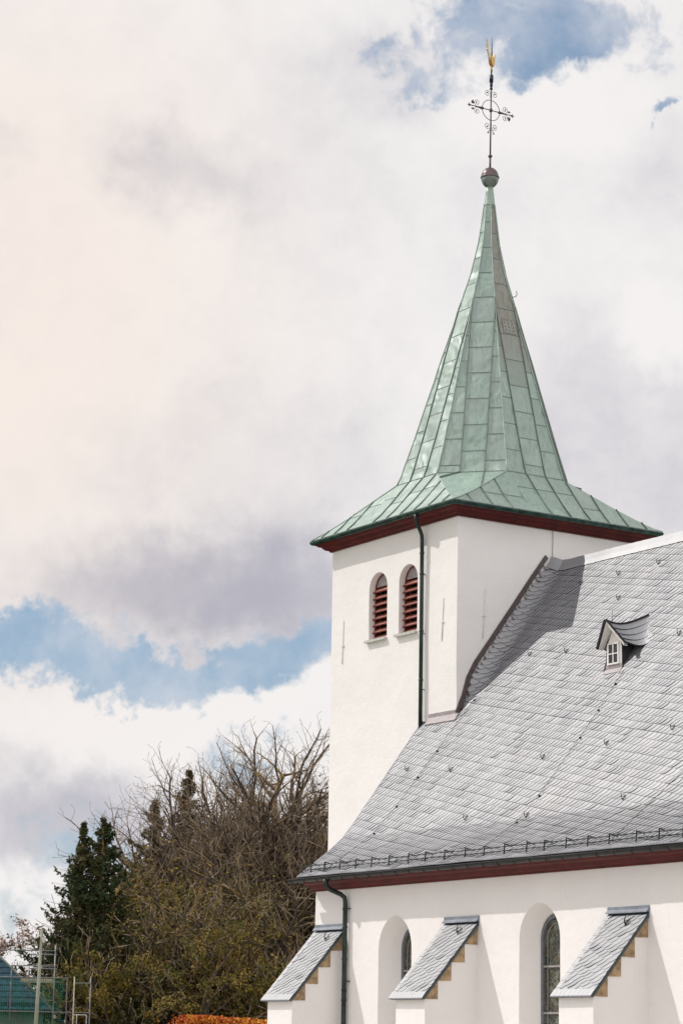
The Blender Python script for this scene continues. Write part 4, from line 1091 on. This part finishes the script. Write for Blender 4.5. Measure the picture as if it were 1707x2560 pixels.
S_ = 96.0
scaf = thing('scaffold', 'steel tube scaffold with green safety net around the teal roofed house', 'scaffold', tuple(LP(-12, S_, 0)))
def tubep(name, a, b, r_, m):
    mb = MB(); mb.tube([a, b], r_, 8); return mb.build(name, m, scaf)
for l, zt_, dz, m in ((-12.83, 4.46, 0, GALVD), (-11.27, 5.47, .9, GALV), (-10.66, 4.19, 0, GALVD), (-15.3, 4.5, 0, GALVD)):
    tubep('upright', LP(l, S_ + dz, 0), LP(l, S_ + dz, zt_), .026, m)
for a, b, z, dz in ((-15.6, -11.25, 5.25, .9), (-12.27, -11.25, 5.11, 1.3), (-12.95, -11.25, 4.65, .9), (-12.27, -11.25, 4.56, 1.3), (-15.6, -10.62, 4.18, 0), (-15.6, -10.4, 2.88, 0)):
    tubep('rail', LP(a, S_ + dz, z + .01), LP(b, S_ + dz, z - .01), .024, GALV)
mb = MB(); mb.beam(LP(-12.5, S_ + .5, 4.08), LP(-11.3, S_ + .5, 4.08), .5, .12); mb.beam(LP(-12.4, S_ + .3, 3.99), LP(-11.3, S_ + .3, 3.99), .1, .03); mb.build('plank', PLANK, scaf)
mb = MB(); nr = np.random.RandomState(2)
for k in range(int((15.5 - 10.7) / .085)):
    l = -15.5 + k * .085; sw = .12 * max(0, (l + 12)); bul = nr.normal(scale=.01)
    mb.tube([LP(l, S_ + .05, 4.17), LP(l - sw * .2, S_ + .08 + bul, 3.3), LP(l - sw * .9, S_ + .06, 2.0), LP(l - sw, S_ + .05, .6)], .0085, 3, caps=False)
for k in range(42):
    z = 4.17 - k * .085; mb.tube([LP(-15.5, S_ + .052, z), LP(-12.8, S_ + .056, z), LP(-11.8, S_ + .09, z - .03), LP(-10.70 - .04 * (4.17 - z), S_ + .055, z)], .007, 3, caps=False)
mb.build('safety_net', NET, scaf)
tower2 = thing('scaffold_tower', 'separate narrow scaffold bay of thin steel poles right of the green net', 'scaffold', tuple(LP(-10.1, 97, 0)))
mb = MB(); mb.tube([LP(-10.49, 97, 0), LP(-10.49, 97, 4.26)], .026, 8); up0 = mb.build('upright', PLANK, tower2)
mb = MB(); mb.tube([LP(-9.85, 97, 0), LP(-9.85, 97, 4.25)], .022, 8); mb.build('upright', GALV, tower2)
for a, b, z, m in ((-10.49, -9.85, 4.02, HWALL), (-10.49, -9.85, 2.89, GALV), (-10.49, -9.98, 2.80, WHITEPAINT)):
    mb = MB(); mb.beam(LP(a, 97, z), LP(b, 97, z), .03, .06 if m is HWALL else .03); mb.build('rail', m, tower2)
for l in (-10.36, -9.98): mb = MB(); mb.tube([LP(l, 97.2, 0), LP(l, 97.2, 2.8)], .02, 6); mb.build('upright', GALV, tower2)

pb = Vector((-22.06, -1.72, 0))
pole = thing('utility_pole', 'pale green tapering pole in front of the scaffold and house', 'pole', tuple(pb))
mb = MB(); mb.tube([pb, pb + Vector((0.01, .02, 2.4)), pb + Vector((.045, .08, 5.5))], [.085, .068, .045], 12); mb.build('shaft', POLEM, pole)
mb = MB(); c_ = pb + Vector((.05, .08, 5.17)) + LAT * .07; mb.beam(c_ - LAT * .06, c_ + LAT * .06, .1, .14); mb.build('junction_box', BOXM, pole)
mb = MB(); mb.tube([c_ + LAT * .05, c_ + LAT * .10 - Vector((0, 0, .2)), c_ + LAT * .02 - Vector((0, 0, .28)), c_ - LAT * .03 - Vector((0, 0, .2))], .01, 5); mb.build('cable_loop', BLACK, pole)
mb = MB(); q0 = pb + Vector((.04, .07, 5.22)); pts = []
for i in range(13):
    t = i / 12; pts.append(q0 - LAT * 9 * t + FW * 1 * t + Vector((0, 0, -2.4 * t + 1.3 * t * t)))
mb.tube(pts, .011, 5); mb.tube([q0, q0 - LAT * .2 - Vector((0, 0, .06))], [.045, .012], 6); mb.build('overhead_cable', BLACK, pole)
